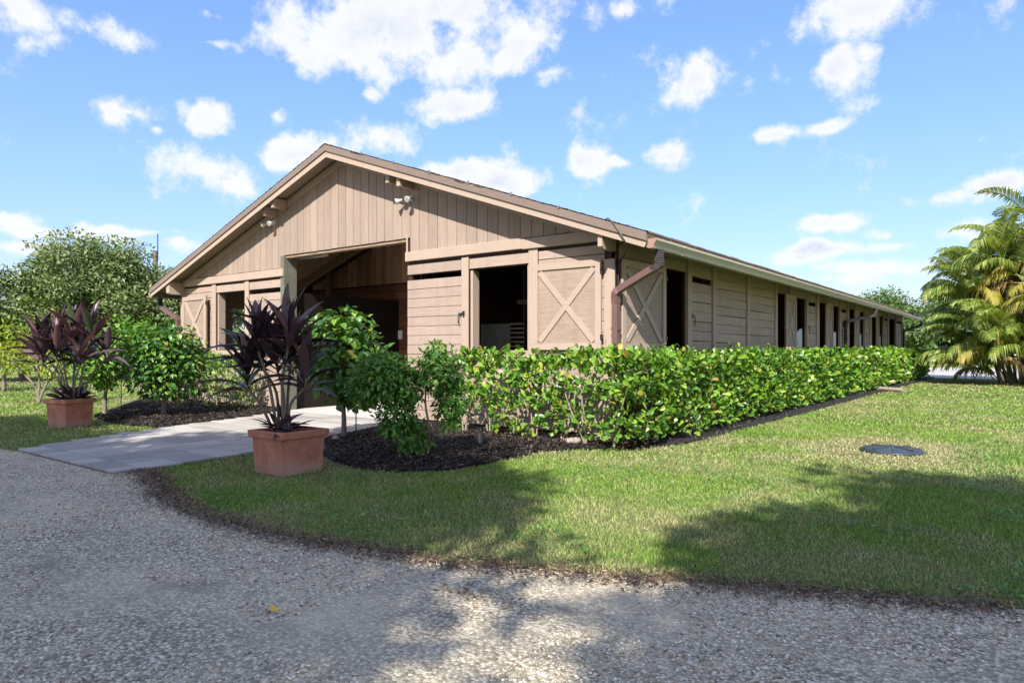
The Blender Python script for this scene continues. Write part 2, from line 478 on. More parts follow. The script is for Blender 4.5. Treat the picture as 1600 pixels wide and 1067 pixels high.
plain('gutter_metal', (0.45, 0.41, 0.33), 0.3, 0.0, 3.0, 0.05, spec=0.6)
plain('downspout_metal', (0.145, 0.078, 0.068), 0.38, 0.0, 5.0, 0.08, spec=0.5)
plain('downspout_dark', (0.05, 0.04, 0.04), 0.4, 0.0, 5.0, 0.08)
plain('gutter_cap', (0.30, 0.18, 0.15), 0.4, 0.0, 5.0, 0.05)
plain('black_metal', (0.02, 0.02, 0.02), 0.4)
plain('cable_black', (0.03, 0.028, 0.026), 0.5)
plain('steel', (0.45, 0.45, 0.44), 0.35, 0.9)
plain('white_plastic', (0.78, 0.78, 0.75), 0.4, 0.0, 8, 0.05)
plain('lamp_body', (0.52, 0.52, 0.49), 0.4)
plain('lamp_glass', (0.30, 0.32, 0.31), 0.12, 0.0, 8, 0.05, spec=0.8)
plain('white_gate', (0.62, 0.68, 0.72), 0.35, 0.1, 8, 0.06)
plain('grey_panel', (0.55, 0.53, 0.50), 0.6)
plain('concrete', (0.52, 0.50, 0.47), 0.85, 0, 4, 0.15, 0.3)
plain('drain_pipe', (0.30, 0.24, 0.215), 0.5, 0, 9, 0.2)
plain('lid_plastic', (0.035, 0.045, 0.055), 0.42, 0, 14, 0.25, 0.1)
plain('bark_grey', (0.20, 0.165, 0.13), 0.9, 0, 22, 0.45, 0.8)
plain('bark_pale', (0.30, 0.24, 0.18), 0.9, 0, 25, 0.4, 0.7)
plain('cane', (0.17, 0.14, 0.105), 0.7, 0, 40, 0.35, 0.5)
plain('soil', (0.035, 0.025, 0.018), 1.0, 0, 30, 0.5, 0.8)
plain('joint_sand', (0.09, 0.08, 0.07), 1.0, 0, 40, 0.4, 0.5)
plain('stone', (0.30, 0.27, 0.24), 0.85, 0, 12, 0.25, 0.4)
plain('yellow_leaf', (0.70, 0.42, 0.03), 0.5)
plain('fence_white', (0.40, 0.38, 0.35), 0.7)
plain('eave_edge', (0.20, 0.175, 0.155), 0.85)

def terracotta():
    m, nt, p, out = new_mat('terracotta')
    tc = nt.nodes.new('ShaderNodeTexCoord')
    n = nd(nt, 'ShaderNodeTexNoise', Scale=5.0, Detail=8.0, Roughness=0.65); nt.links.new(tc.outputs['Object'], n.inputs['Vector'])
    n2 = nd(nt, 'ShaderNodeTexNoise', Scale=60.0, Detail=3.0); nt.links.new(tc.outputs['Object'], n2.inputs['Vector'])
    c = ramp(nt, n.outputs['Fac'], [(0.28, (0.27, 0.10, 0.06)), (0.5, (0.43, 0.165, 0.10)), (0.75, (0.54, 0.27, 0.18))])
    sep = nt.nodes.new('ShaderNodeSeparateXYZ'); nt.links.new(tc.outputs['Object'], sep.inputs[0])
    z = mathn(nt, 'MULTIPLY', mathn(nt, 'SUBTRACT', mathn(nt, 'MULTIPLY', n.outputs['Fac'], 0.42), sep.outputs[2]), 5.0, True)
    c = mixc(nt, mathn(nt, 'MULTIPLY', z, 0.55), c, (0.33, 0.25, 0.20))   # lime bloom near the foot
    nt.links.new(c, p.inputs['Base Color']); p.inputs['Roughness'].default_value = 0.75
    bump(nt, p, n2.outputs['Fac'], 0.25, 0.004)
terracotta()

def paver_mat():
    m, nt, p, out = new_mat('paver')
    oi = nt.nodes.new('ShaderNodeObjectInfo'); g = nt.nodes.new('ShaderNodeNewGeometry')
    c = ramp(nt, oi.outputs['Random'], [(0, (0.25, 0.235, 0.215)), (0.4, (0.36, 0.34, 0.315)), (0.75, (0.46, 0.435, 0.405)), (1, (0.31, 0.275, 0.245))])
    n = nd(nt, 'ShaderNodeTexNoise', Scale=3.5, Detail=8.0, Roughness=0.7); nt.links.new(g.outputs['Position'], n.inputs['Vector'])
    n2 = nd(nt, 'ShaderNodeTexNoise', Scale=120.0, Detail=3.0); nt.links.new(g.outputs['Position'], n2.inputs['Vector'])
    c = mixc(nt, ramp(nt, n.outputs['Fac'], [(0.35, (0, 0, 0)), (0.75, (.55,) * 3)]), c, (0.30, 0.28, 0.25))
    c = mixc(nt, ramp(nt, n2.outputs['Fac'], [(0.5, (0, 0, 0)), (0.75, (.35,) * 3)]), c, (0.19, 0.18, 0.17))
    nt.links.new(c, p.inputs['Base Color']); p.inputs['Roughness'].default_value = 0.85
    bump(nt, p, n2.outputs['Fac'], 0.3, 0.003)
paver_mat()

def gravel_mats():
    m, nt, p, out = new_mat('gravel_bed')
    g = nt.nodes.new('ShaderNodeNewGeometry')
    big = nd(nt, 'ShaderNodeTexNoise', Scale=0.8, Detail=5.0, Roughness=0.6); nt.links.new(g.outputs['Position'], big.inputs['Vector'])
    v = nd(nt, 'ShaderNodeTexVoronoi', Scale=58.0); nt.links.new(g.outputs['Position'], v.inputs['Vector'])
    v2 = nd(nt, 'ShaderNodeTexVoronoi', Scale=160.0); nt.links.new(g.outputs['Position'], v2.inputs['Vector'])
    sp = nt.nodes.new('ShaderNodeSeparateColor'); nt.links.new(v.outputs['Color'], sp.inputs[0])
    c = ramp(nt, sp.outputs[0], [(0, (0.27, 0.22, 0.145)), (0.45, (0.52, 0.45, 0.315)), (0.8, (0.68, 0.605, 0.445)), (1, (0.84, 0.765, 0.59))])
    dk = ramp(nt, v.outputs['Distance'], [(0.25, (1, 1, 1)), (0.75, (0.45,) * 3)])
    c = mixc(nt, 1.0, c, dk, 'MULTIPLY')
    sandf = ramp(nt, big.outputs['Fac'], [(0.44, (0, 0, 0)), (0.68, (0.65,) * 3)])
    c = mixc(nt, sandf, c, (0.57, 0.485, 0.335))
    dirt = nd(nt, 'ShaderNodeTexNoise', Scale=2.3, Detail=6.0); nt.links.new(g.outputs['Position'], dirt.inputs['Vector'])
    c = mixc(nt, ramp(nt, dirt.outputs['Fac'], [(0.56, (0, 0, 0)), (0.74, (.5,) * 3)]), c, (0.17, 0.145, 0.11))
    nt.links.new(c, p.inputs['Base Color']); p.inputs['Roughness'].default_value = 0.9
    h = mathn(nt, 'ADD', mathn(nt, 'MULTIPLY', v.outputs['Distance'], -1.0), mathn(nt, 'MULTIPLY', v2.outputs['Distance'], -0.4))
    bump(nt, p, h, 0.6, 0.012)
    m, nt, p, out = new_mat('gravel_stone')
    r = rand01(nt)
    c = ramp(nt, r, [(0, (0.17, 0.14, 0.10)), (0.25, (0.42, 0.36, 0.255)), (0.6, (0.67, 0.605, 0.46)), (0.9, (0.86, 0.81, 0.66)), (1, (0.42, 0.29, 0.18))])
    nt.links.new(c, p.inputs['Base Color']); p.inputs['Roughness'].default_value = 0.8
gravel_mats()

def ground_mats():
    for name, g0, g1, dry in (('lawn_soil', (0.075, 0.105, 0.03), (0.12, 0.155, 0.045), (0.24, 0.19, 0.10)), ('far_grass', (0.14, 0.20, 0.05), (0.23, 0.29, 0.085), (0.31, 0.29, 0.14))):
        m, nt, p, out = new_mat(name)
        g = nt.nodes.new('ShaderNodeNewGeometry')
        n = nd(nt, 'ShaderNodeTexNoise', Scale=0.5, Detail=8.0, Roughness=0.65); nt.links.new(g.outputs['Position'], n.inputs['Vector'])
        n2 = nd(nt, 'ShaderNodeTexNoise', Scale=35.0, Detail=4.0); nt.links.new(g.outputs['Position'], n2.inputs['Vector'])
        c = ramp(nt, n2.outputs['Fac'], [(0.3, g0), (0.7, g1)])
        c = mixc(nt, ramp(nt, n.outputs['Fac'], [(0.48, (0, 0, 0)), (0.72, (0.75,) * 3)]), c, dry)
        nt.links.new(c, p.inputs['Base Color']); p.inputs['Roughness'].default_value = 0.95
        p.inputs['Specular IOR Level'].default_value = 0.1
        bump(nt, p, n2.outputs['Fac'], 0.6, 0.03)
    # grass blades: green, going straw-coloured with the attribute "dry"
    m, nt, p, out = new_mat('grass_blade')
    r = rand01(nt)
    c = ramp(nt, r, [(0, (0.10, 0.205, 0.028)), (0.5, (0.20, 0.335, 0.054)), (0.85, (0.30, 0.42, 0.085)), (1, (0.48, 0.47, 0.18))])
    d = ramp(nt, r, [(0, (0.38, 0.285, 0.17)), (0.6, (0.56, 0.445, 0.28)), (1, (0.66, 0.56, 0.38))])
    at = nt.nodes.new('ShaderNodeAttribute'); at.attribute_name = 'dry'
    c = mixc(nt, at.outputs['Fac'], c, d)
    nt.links.new(c, p.inputs['Base Color']); p.inputs['Roughness'].default_value = 0.6
    p.inputs['Specular IOR Level'].default_value = 0.25
    tr = nt.nodes.new('ShaderNodeBsdfTranslucent'); nt.links.new(c, tr.inputs['Color'])
    mx = nt.nodes.new('ShaderNodeMixShader'); mx.inputs[0].default_value = 0.35
    nt.links.new(p.outputs[0], mx.inputs[1]); nt.links.new(tr.outputs[0], mx.inputs[2]); nt.links.new(mx.outputs[0], out.inputs[0])
    m, nt, p, out = new_mat('mulch_bed')
    g = nt.nodes.new('ShaderNodeNewGeometry')
    n = nd(nt, 'ShaderNodeTexNoise', Scale=45.0, Detail=6.0); nt.links.new(g.outputs['Position'], n.inputs['Vector'])
    c = ramp(nt, n.outputs['Fac'], [(0.3, (0.006, 0.005, 0.005)), (0.7, (0.03, 0.024, 0.02))])
    nt.links.new(c, p.inputs['Base Color']); p.inputs['Roughness'].default_value = 0.9
    bump(nt, p, n.outputs['Fac'], 1.0, 0.04)
    m, nt, p, out = new_mat('mulch_chip')
    r = rand01(nt)
    c = ramp(nt, r, [(0, (0.008, 0.007, 0.007)), (0.6, (0.028, 0.022, 0.019)), (0.88, (0.07, 0.048, 0.035)), (1, (0.20, 0.13, 0.085))])
    nt.links.new(c, p.inputs['Base Color']); p.inputs['Roughness'].default_value = 0.7
    m, nt, p, out = new_mat('leaf_litter')
    r = rand01(nt)
    c = ramp(nt, r, [(0, (0.045, 0.028, 0.02)), (0.5, (0.12, 0.072, 0.045)), (0.85, (0.23, 0.15, 0.09)), (1, (0.34, 0.25, 0.15))])
    nt.links.new(c, p.inputs['Base Color']); p.inputs['Roughness'].default_value = 0.7
    m, nt, p, out = new_mat('shingle')
    r = rand01(nt)
    g = nt.nodes.new('ShaderNodeNewGeometry')
    n = nd(nt, 'ShaderNodeTexNoise', Scale=200.0, Detail=2.0); nt.links.new(g.outputs['Position'], n.inputs['Vector'])
    c = ramp(nt, r, [(0, (0.11, 0.09, 0.08)), (0.5, (0.16, 0.135, 0.12)), (1, (0.21, 0.18, 0.16))])
    c = mixc(nt, mathn(nt, 'MULTIPLY', n.outputs['Fac'], 0.5), c, (0.05, 0.045, 0.04))
    nt.links.new(c, p.inputs['Base Color']); p.inputs['Roughness'].default_value = 0.9
    m, nt, p, out = new_mat('road_gravel')
    g = nt.nodes.new('ShaderNodeNewGeometry')
    n = nd(nt, 'ShaderNodeTexNoise', Scale=1.2, Detail=8.0); nt.links.new(g.outputs['Position'], n.inputs['Vector'])
    c = ramp(nt, n.outputs['Fac'], [(0.3, (0.33, 0.30, 0.27)), (0.7, (0.46, 0.43, 0.40))])
    nt.links.new(c, p.inputs['Base Color']); p.inputs['Roughness'].default_value = 0.95
ground_mats()

leafm('hedge_leaf', [(0, (0.028, 0.085, 0.010)), (0.3, (0.075, 0.19, 0.018)), (0.65, (0.15, 0.30, 0.03)), (0.92, (0.27, 0.40, 0.05)), (0.97, (0.42, 0.46, 0.08)), (1, (0.30, 0.20, 0.06))], 0.3, 0.28, spec=0.5)
leafm('heart_leaf', [(0, (0.02, 0.07, 0.014)), (0.45, (0.06, 0.165, 0.026)), (0.85, (0.13, 0.27, 0.035)), (0.97, (0.24, 0.37, 0.055)), (1, (0.36, 0.33, 0.06))], 0.36, 0.28, spec=0.45)
leafm('heart_leaf_light', [(0, (0.06, 0.15, 0.02)), (0.5, (0.12, 0.26, 0.03)), (1, (0.22, 0.38, 0.05))], 0.4, 0.32)
leafm('shrub_leaf', [(0, (0.045, 0.14, 0.028)), (0.5, (0.095, 0.245, 0.04)), (0.9, (0.17, 0.35, 0.055)), (1, (0.36, 0.42, 0.07))], 0.45, 0.3)
leafm('olive_leaf', [(0, (0.07, 0.11, 0.036)), (0.5, (0.145, 0.205, 0.07)), (0.85, (0.215, 0.28, 0.105)), (1, (0.32, 0.37, 0.18))], 0.42, 0.32)
leafm('oak_leaf', [(0, (0.045, 0.09, 0.025)), (0.5, (0.10, 0.175, 0.045)), (1, (0.19, 0.27, 0.085))], 0.5, 0.28)
leafm('dark_leaf', [(0, (0.02, 0.042, 0.016)), (0.5, (0.04, 0.075, 0.026)), (1, (0.07, 0.11, 0.04))], 0.5, 0.2)
leafm('yellow_shrub_leaf', [(0, (0.11, 0.19, 0.02)), (0.5, (0.23, 0.31, 0.03)), (1, (0.42, 0.43, 0.05))], 0.5, 0.4)
leafm('palm_leaf', [(0, (0.10, 0.175, 0.03)), (0.5, (0.21, 0.30, 0.06)), (0.85, (0.36, 0.41, 0.11)), (1, (0.54, 0.52, 0.20))], 0.35, 0.3, spec=0.5)
leafm('palm_leaf_yellow', [(0, (0.26, 0.30, 0.06)), (0.6, (0.42, 0.38, 0.08)), (1, (0.52, 0.36, 0.12))], 0.4, 0.35)
leafm('palm_leaf_dead', [(0, (0.30, 0.19, 0.08)), (1, (0.46, 0.33, 0.17))], 0.6, 0.2)
leafm('cordyline_leaf', [(0, (0.026, 0.018, 0.025)), (0.4, (0.055, 0.036, 0.046)), (0.8, (0.11, 0.068, 0.078)), (1, (0.24, 0.14, 0.13))], 0.33, 0.12, tcol=(1.8, 0.8, 0.7), spec=0.5)
leafm('cordyline_green', [(0, (0.045, 0.085, 0.03)), (1, (0.075, 0.12, 0.045))], 0.35, 0.2)

# ================================================================== SETTING: ground, drive, path, beds
LAWN_EDGE = [(-7.60, 3.45), (-7.28, 3.40), (-6.61, 3.15), (-6.12, 2.99), (-5.36, 2.81), (-4.42, 2.79), (-3.79, 2.86), (-3.19, 3.0),
             (-2.83, 3.08), (-2.27, 3.3), (-1.76, 3.52), (-1.28, 3.72), (-0.84, 3.91), (-0.02, 4.25), (3, 5.6), (8, 8), (30, 19)]
LEFT_EDGE = [(-70, 1.9), (-20, 2.85), (-14, 3.0), (-10.34, 3.08)]
DRIVE = LEFT_EDGE + [(-10.25, 3.3), (-7.65, 3.3)] + LAWN_EDGE + [(30, -30), (-70, -30)]
PATH_L = [(-10.3, 3.13), (-10.78, 3.98), (-11.35, 5.42), (-11.85, 7.27), (-12.5, 8.55)]
PATH_R = [(-7.63, 3.13), (-7.57, 3.61), (-7.68, 4.71), (-8.03, 6.07), (-8.95, 8.55)]
PATH = PATH_L + PATH_R[::-1]
BED_R = [(-8.9, 8.5), (-8.1, 6.15), (-7.5, 5.6), (-6.94, 5.28), (-6.44, 5.05), (-5.81, 4.89), (-5.31, 4.99), (-4.96, 5.4), (-4.88, 5.96), (-4.93, 6.49),
         (-4.95, 7.1), (-4.65, 7.55), (-4.1, 7.95), (-3.76, 8.9), (-3.74, 11), (-3.68, 14.4), (-3.62, 19.7), (-3.55, 30.5), (-3.55, 37.9), (-4.9, 37.9), (-4.9, 8.66), (-8.9, 8.66)]
BED_L = [(-14.6, 5.7), (-13.99, 5.49), (-12.47, 5.3), (-11.45, 5.45), (-11.65, 6.1), (-11.9, 7.3), (-12.6, 8.66), (-17.2, 8.66), (-17.3, 7.4), (-16.2, 6.8), (-15.2, 6.1)]
MANHOLE = (-1.40, 9.85)

def sheet(name, poly, z, mat, kind='structure'):
    bm = bmesh.new()
    f = bm.faces.new([bm.verts.new((x, y, z)) for x, y in poly])
    bmesh.ops.triangulate(bm, faces=[f]); bmesh.ops.recalc_face_normals(bm, faces=bm.faces)
    if sum(f.normal.z for f in bm.faces) < 0: bmesh.ops.reverse_faces(bm, faces=bm.faces)
    me = bpy.data.meshes.new(name); bm.to_mesh(me); bm.free()
    return tag(link(name, me, mat), kind=kind)

sheet('ground', [(-900, -300), (500, -300), (500, 1300), (-900, 1300)], 0.0, 'far_grass')
sheet('lawn', [(-45, 0), (14, 0), (14, 36.6), (-45, 36.6)], 0.004, 'lawn_soil')
sheet('driveway', DRIVE, 0.009, 'gravel_bed')
sheet('yard_road', [(-60, 38.6), (25, 36.6), (40, 37), (40, 58), (-60, 60)], 0.009, 'road_gravel')
sheet('side_road', [(-75, 6), (-60, 15.5), (-35, 34), (-37, 38), (-62, 20), (-78, 9)], 0.009, 'road_gravel')

def grid_bed(name, poly, z0, mat, step=0.07, rise=0.05, cut=None):
    xs = [p[0] for p in poly]; ys = [p[1] for p in poly]
    gx = np.arange(min(xs), max(xs) + step, step); gy = np.arange(min(ys), max(ys) + step, step)
    X, Y = np.meshgrid(gx, gy, indexing='ij')
    cx = (X[:-1, :-1] + X[1:, 1:]) / 2; cy = (Y[:-1, :-1] + Y[1:, 1:]) / 2
    keep = inpoly(cx, cy, poly)
    d = dpoly(X, Y, poly + [poly[0]])
    ins = inpoly(X, Y, poly)
    Z = z0 + np.where(ins, rise * np.clip(d / 0.5, 0, 1) + 0.02 * vnoise(X, Y, 0.12, 3) * np.clip(d / 0.1, 0, 1), 0)
    n, m = X.shape
    idx = np.arange(n * m).reshape(n, m)
    F = np.stack([idx[:-1, :-1], idx[1:, :-1], idx[1:, 1:], idx[:-1, 1:]], -1)[keep]
    used = np.unique(F); remap = np.zeros(n * m, int); remap[used] = np.arange(len(used))
    V = np.stack([X.ravel(), Y.ravel(), Z.ravel()], -1)[used]
    return tag(link(name, np_mesh(name, V, remap[F], True), mat), kind='structure')
grid_bed('mulch_bed', BED_R, 0.012, 'mulch_bed')
grid_bed('mulch_bed', BED_L, 0.012, 'mulch_bed')
# low dark berm of mulch running back from the left-hand bed
bb = MB(); bb.tube([(-14.7, 6.05, 0.0), (-15.1, 6.5, 0.03), (-15.9, 7.2, 0.05), (-16.7, 8.0, 0.05), (-17.6, 8.9, 0.02)], [0.06, 0.13, 0.17, 0.17, 0.1], 10)
tag(bb.build('mulch_berm', 'mulch_bed', None, True), kind='structure')

# paved path: a sand base with single pavers
def path_x(line, y):
    for (x0, y0), (x1, y1) in zip(line[:-1], line[1:]):
        if y0 <= y <= y1: return x0 + (x1 - x0) * (y - y0) / (y1 - y0)
    return line[-1][0] if y > line[-1][1] else line[0][0]
path = sheet('paved_path', PATH, 0.014, 'joint_sand')
y = 3.14
while y < 8.5:
    dy = random.choice((0.30, 0.30, 0.45)); y1 = min(y + dy, 8.56)
    ym = (y + y1) / 2
    xl, xr = path_x(PATH_L, ym) + 0.01, path_x(PATH_R, ym) - 0.01
    x = xl
    while x < xr - 0.03:
        w = random.choice((0.30, 0.45, 0.45, 0.60)); x1 = min(x + w, xr)
        if xr - x1 < 0.12: x1 = xr
        me = bevel_box(x1 - x - 0.016, y1 - y - 0.016, 0.03, 0.006, 'paver')
        link('paver', me, 'paver', path, loc=((x + x1) / 2, ym, 0.022 + random.uniform(-0.002, 0.002)), rot=(random.uniform(-.003, .003), random.uniform(-.003, .003), 0))
        x = x1
    y = y1

# ================================================================== BARN
YF = 8.60                     # outer face of the front siding
XR, XL = -4.68, -16.92        # outer faces of the side walls
YB = 35.75
RX, RZ = -10.65, 5.20
def roofz(x): return RZ - (0.353 * (x - RX) if x > RX else 0.337 * (RX - x))
EXR, EXL = -3.99, -17.66
Y0R, Y1R = 8.20, 36.15
barn = empty('barn', (RX, YF, 0), 'long low tan board-sided horse barn with a wide open doorway in its gable end', 'barn')

# --- front wall: dark backing carrying single boards
def hrows(z0, z1, n=None, step=0.165):
    n = n or max(1, round((z1 - z0) / step)); s = (z1 - z0) / n
    return [(z0 + i * s, z0 + (i + 1) * s) for i in range(n)]
fw_ = MB()
OPN = (-12.60, -8.88)
segs = [(-4.68, -4.86, 'wall'), (-4.86, -6.02, 'wall'), (-6.02, -6.20, 'wall'), (-6.20, -7.42, 'open'), (-7.42, -7.58, 'wall'), (-7.58, -8.88, 'slot'),
        (-12.60, -13.90, 'slot'), (-13.90, -14.06, 'wall'), (-14.06, -15.28, 'open'), (-15.28, -15.46, 'wall'), (-15.46, -16.92, 'wall')]
for a, b, t in segs:
    if t == 'wall': fw_.box(a, b, YF + .030, YF + .08, 0.0, 3.04)
    elif t == 'open': fw_.box(a, b, YF + .030, YF + .08, 0.0, 1.30); fw_.box(a, b, YF + .030, YF + .08, 2.63, 3.04)
    else: fw_.box(a, b, YF + .030, YF + .08, 0.0, 2.54); fw_.box(a, b, YF + .030, YF + .08, 2.63, 3.04)
# gable triangle above, cut by the tall doorway
def gx(z, side): return RX + (RZ - 0.1 - z) / 0.353 if side > 0 else RX - (RZ - 0.1 - z) / 0.337
fw_.prism([(-8.88, YF + .03, 3.04), (gx(3.04, 1), YF + .03, 3.04), (gx(3.31, 1), YF + .03, 3.31), (-8.88, YF + .03, 3.31)], (0, .05, 0))
fw_.prism([(-12.60, YF + .03, 3.04), (-12.60, YF + .03, 3.31), (gx(3.31, -1), YF + .03, 3.31), (gx(3.04, -1), YF + .03, 3.04)], (0, .05, 0))
fw_.prism([(gx(3.31, -1), YF + .03, 3.31), (gx(3.31, 1), YF + .03, 3.31), (RX, YF + .03, RZ - 0.1)], (0, .05, 0))
front = fw_.build('front_wall', 'inner_black', barn)
for a, b, t in segs:
    if abs(a - b) < 0.25: continue
    spans = {'wall': [(0.08, 2.54), (2.545, 2.68), (2.685, 2.82)], 'open': [(0.08, 1.18), (2.645, 2.815)], 'slot': [(0.08, 2.54), (2.64, 2.815)]}[t]
    for z0, z1 in spans:
        for r0, r1 in hrows(z0, z1):
            board('siding_board', front, a - .002, b + .002, YF, YF + .026, r0 + .003, r1 - .003, 'paint_board', rot=(random.uniform(-.012, 0.004), random.uniform(-.0008, .0008), 0))
# posts and trim
for xc, wd, z1 in ((-6.11, .17, 2.96), (-7.50, .15, 2.84), (-13.98, .15, 2.84), (-15.37, .17, 2.90), (-4.77, .17, 2.60), (-16.84, .16, 2.6)):
    board('corner_post' if xc in (-4.77, -16.84) else 'post', front, xc - wd / 2, xc + wd / 2, YF - .022, YF + .004, 0.06, z1, 'paint_trim_z')
# header beams (the right-hand one is two lengths butted with a step)
for x0, x1, z0, z1, yo in ((-4.69, -6.30, 2.862, 3.028, 0), (-6.31, -8.90, 2.875, 3.045, .012), (-12.58, -16.92, 2.862, 3.03, 0)):
    board('header_beam', front, x0, x1, YF - .055 + yo, YF + .028, z0, z1, 'paint_trim', bev=0.007)
for x0, x1 in ((-6.20, -7.42), (-14.06, -15.28)):
    board('window_sill', front, x0 + .02, x1 - .02, YF - .03, YF + .028, 1.19, 1.295, 'paint_trim')
    board('window_jamb', front, x1, x1 + .05, YF + .03, YF + .20, 1.3, 2.63, 'paint_trim_z')
    board('window_jamb', front, x0 - .05, x0, YF + .03, YF + .20, 1.3, 2.63, 'paint_trim_z')
# doorway jambs
board('door_jamb', front, -12.70, -12.575, YF - .02, YF + .30, 0.0, 3.30, 'green_post')
board('door_jamb', front, -8.872, -8.79, YF + .03, YF + .24, 0.0, 3.30, 'inner_black')
board('door_jamb', front, -8.895, -8.86, YF - .018, YF + .003, 2.9, 3.36, 'paint_trim_z')
board('door_head', front, -12.57, -8.92, YF + .032, YF + .16, 3.25, 3.305, 'rafter_wood')
# vertical gable boards
x = -16.80; i = 0
while x < -4.75:
    w = 0.222; x1 = min(x + w, -4.72)
    inop = (x + w / 2 > OPN[0] and x + w / 2 < OPN[1])
    z0 = (3.305 if inop else 3.05) + random.uniform(-.002, .004)
    za, zb = roofz(x) - .17, roofz(x1) - .17
    if min(za, zb) > z0 + 0.03:
        g = 0.0055; yj = random.uniform(-.002, .002)
        pts = [(x + g, YF + yj, z0), (x1 - g, YF + yj, z0), (x1 - g, YF + yj, zb)]
        if x < RX < x1: pts.append((RX, YF + yj, RZ - .17))
        pts.append((x + g, YF + yj, za))
        MB().prism(pts, (0, .026, 0)).build('gable_board', 'paint_vertical', front)
    x = x1
# frieze trim that follows the roof slope on the wall
for s in (-1, 1):
    xe = (XL + .1) if s < 0 else (XR - .1)
    MB().prism([(RX, YF - .022, RZ - .13), (xe, YF - .022, roofz(xe) - .13), (xe, YF - .022, roofz(xe) - .29), (RX, YF - .022, RZ - .29)], (0, .020, 0)).build('rake_frieze', 'paint_trim', front)

# --- side walls
def side_segments():
    L = [(0.10, 1.40, 'wall'), (1.40, 2.50, 'open'), (2.67, 3.66, 'slot'), (3.82, 5.58, 'wall'), (5.74, 7.54, 'wall')]
    P = [(2.50, 2.67), (3.66, 3.82), (5.58, 5.74), (7.54, 7.70)]
    for k in range(4):
        b = 7.70 + 3.93 * k
        L += [(b, b + 1.0, 'open'), (b + 1.12, b + 1.62, 'wall'), (b + 1.62, b + 2.62, 'open'), (b + 2.74, b + 3.66, 'slot')]
        P += [(b + 1.0, b + 1.12), (b + 2.62, b + 2.74), (b + 3.66, b + 3.93)]
    b = 7.70 + 3.93 * 4
    L += [(b, b + 1.75, 'open'), (b + 1.9, 27.0, 'slot')]; P += [(b + 1.75, b + 1.9), (27.0, 27.15)]
    return L, P
SL, SP = side_segments()
sw = MB()
for a, b, t in SL + [(p0, p1, 'wall') for p0, p1 in SP] + [(0.03, 0.10, 'wall')]:
    ya, yb = YF + a, YF + b; X0, X1 = XR - .08, XR - .03
    if t == 'wall': sw.box(X0, X1, ya, yb, 0, 3.0)
    elif t == 'open': sw.box(X0, X1, ya, yb, 0, 1.3); sw.box(X0, X1, ya, yb, 2.62, 3.0)
    else: sw.box(X0, X1, ya, yb, 0, 2.49); sw.box(X0, X1, ya, yb, 2.58, 3.0)
sidew = sw.build('side_wall', 'inner_black', barn)
for k, (a, b, t) in enumerate(SL):
    far = a > 16
    spans = {'wall': [(0.08, 2.98)], 'open': [(0.08, 1.28), (2.63, 2.98)], 'slot': [(0.08, 2.49), (2.585, 2.98)]}[t]
    for z0, z1 in spans:
        for r0, r1 in hrows(z0, z1, step=0.175 if a < 7 else 0.19):
            if r1 < 1.0: continue       # hidden behind the hedge: the backing closes the wall there
            me = bevel_box(b - a + .002, .026, r1 - r0 - .007, .004, 'paint_board')
            link('siding_board', me, 'paint_board', sidew, loc=(XR - .013 + random.uniform(-.002, .002), YF + (a + b) / 2, (r0 + r1) / 2 + random.uniform(-.003, .003)), rot=(0, random.uniform(-.012, .006), R(90) + random.uniform(-.001, .001)))
for p0, p1 in SP:
    board('post', sidew, XR - .028, XR + .035, YF + p0, YF + p1, 0.05, 2.97, 'paint_trim_z', jit=.002)
MB().prism([(XR - .004, YF - .38, 2.73), (XR - .004, YF - .38, 2.99), (XR - .004, YF + .02, 2.99), (XR - .004, YF + .02, 2.70), (XR - .004, YF - .34, 2.70)], (-.07, 0, 0)).build('plate_end', 'paint_trim_y', sidew)
MB().prism([(XL + .004, YF - .38, 2.70), (XL + .004, YF - .38, 2.95), (XL + .004, YF + .02, 2.95), (XL + .004, YF + .02, 2.67), (XL + .004, YF - .34, 2.67)], (.16, 0, 0)).build('plate_end', 'paint_trim_y', front)
# left side and rear walls
lw = MB()
X0, X1 = XL, XL + .06
for a, b, z0, z1 in ((0.05, 1.0, 0, 3.0), (1.0, 1.35, 0, 3.0), (1.35, 1.85, 0, 1.3), (1.35, 1.85, 2.4, 3.0), (1.85, 2.5, 0, 3.0), (2.5, 3.3, 0, 2.62), (2.5, 3.3, 2.74, 3.0), (3.3, 27.1, 0, 3.0)):
    lw.box(X0, X1, YF + a, YF + b, z0, z1)
lw.build('left_wall', 'paint_board_y', barn)
rw = MB()
rw.box(XL + .08, XR - .08, YB - .06, YB, 0, 2.999)
rw.prism([(XL + .08, YB - .06, 3.0), (XR - .08, YB - .06, 3.0), (RX, YB - .06, RZ - .1)], (0, .06, 0))
rw.build('rear_wall', 'paint_board', barn)

# --- roof
rf = MB()
for s, ex in ((1, EXR), (-1, EXL)):
    rf.prism([(RX, Y0R, RZ - .012), (ex, Y0R, roofz(ex) - .012), (ex, Y0R, roofz(ex) - .06), (RX, Y0R, RZ - .06)], (0, Y1R - Y0R, 0))
roof = rf.build('roof', 'rafter_wood', barn)
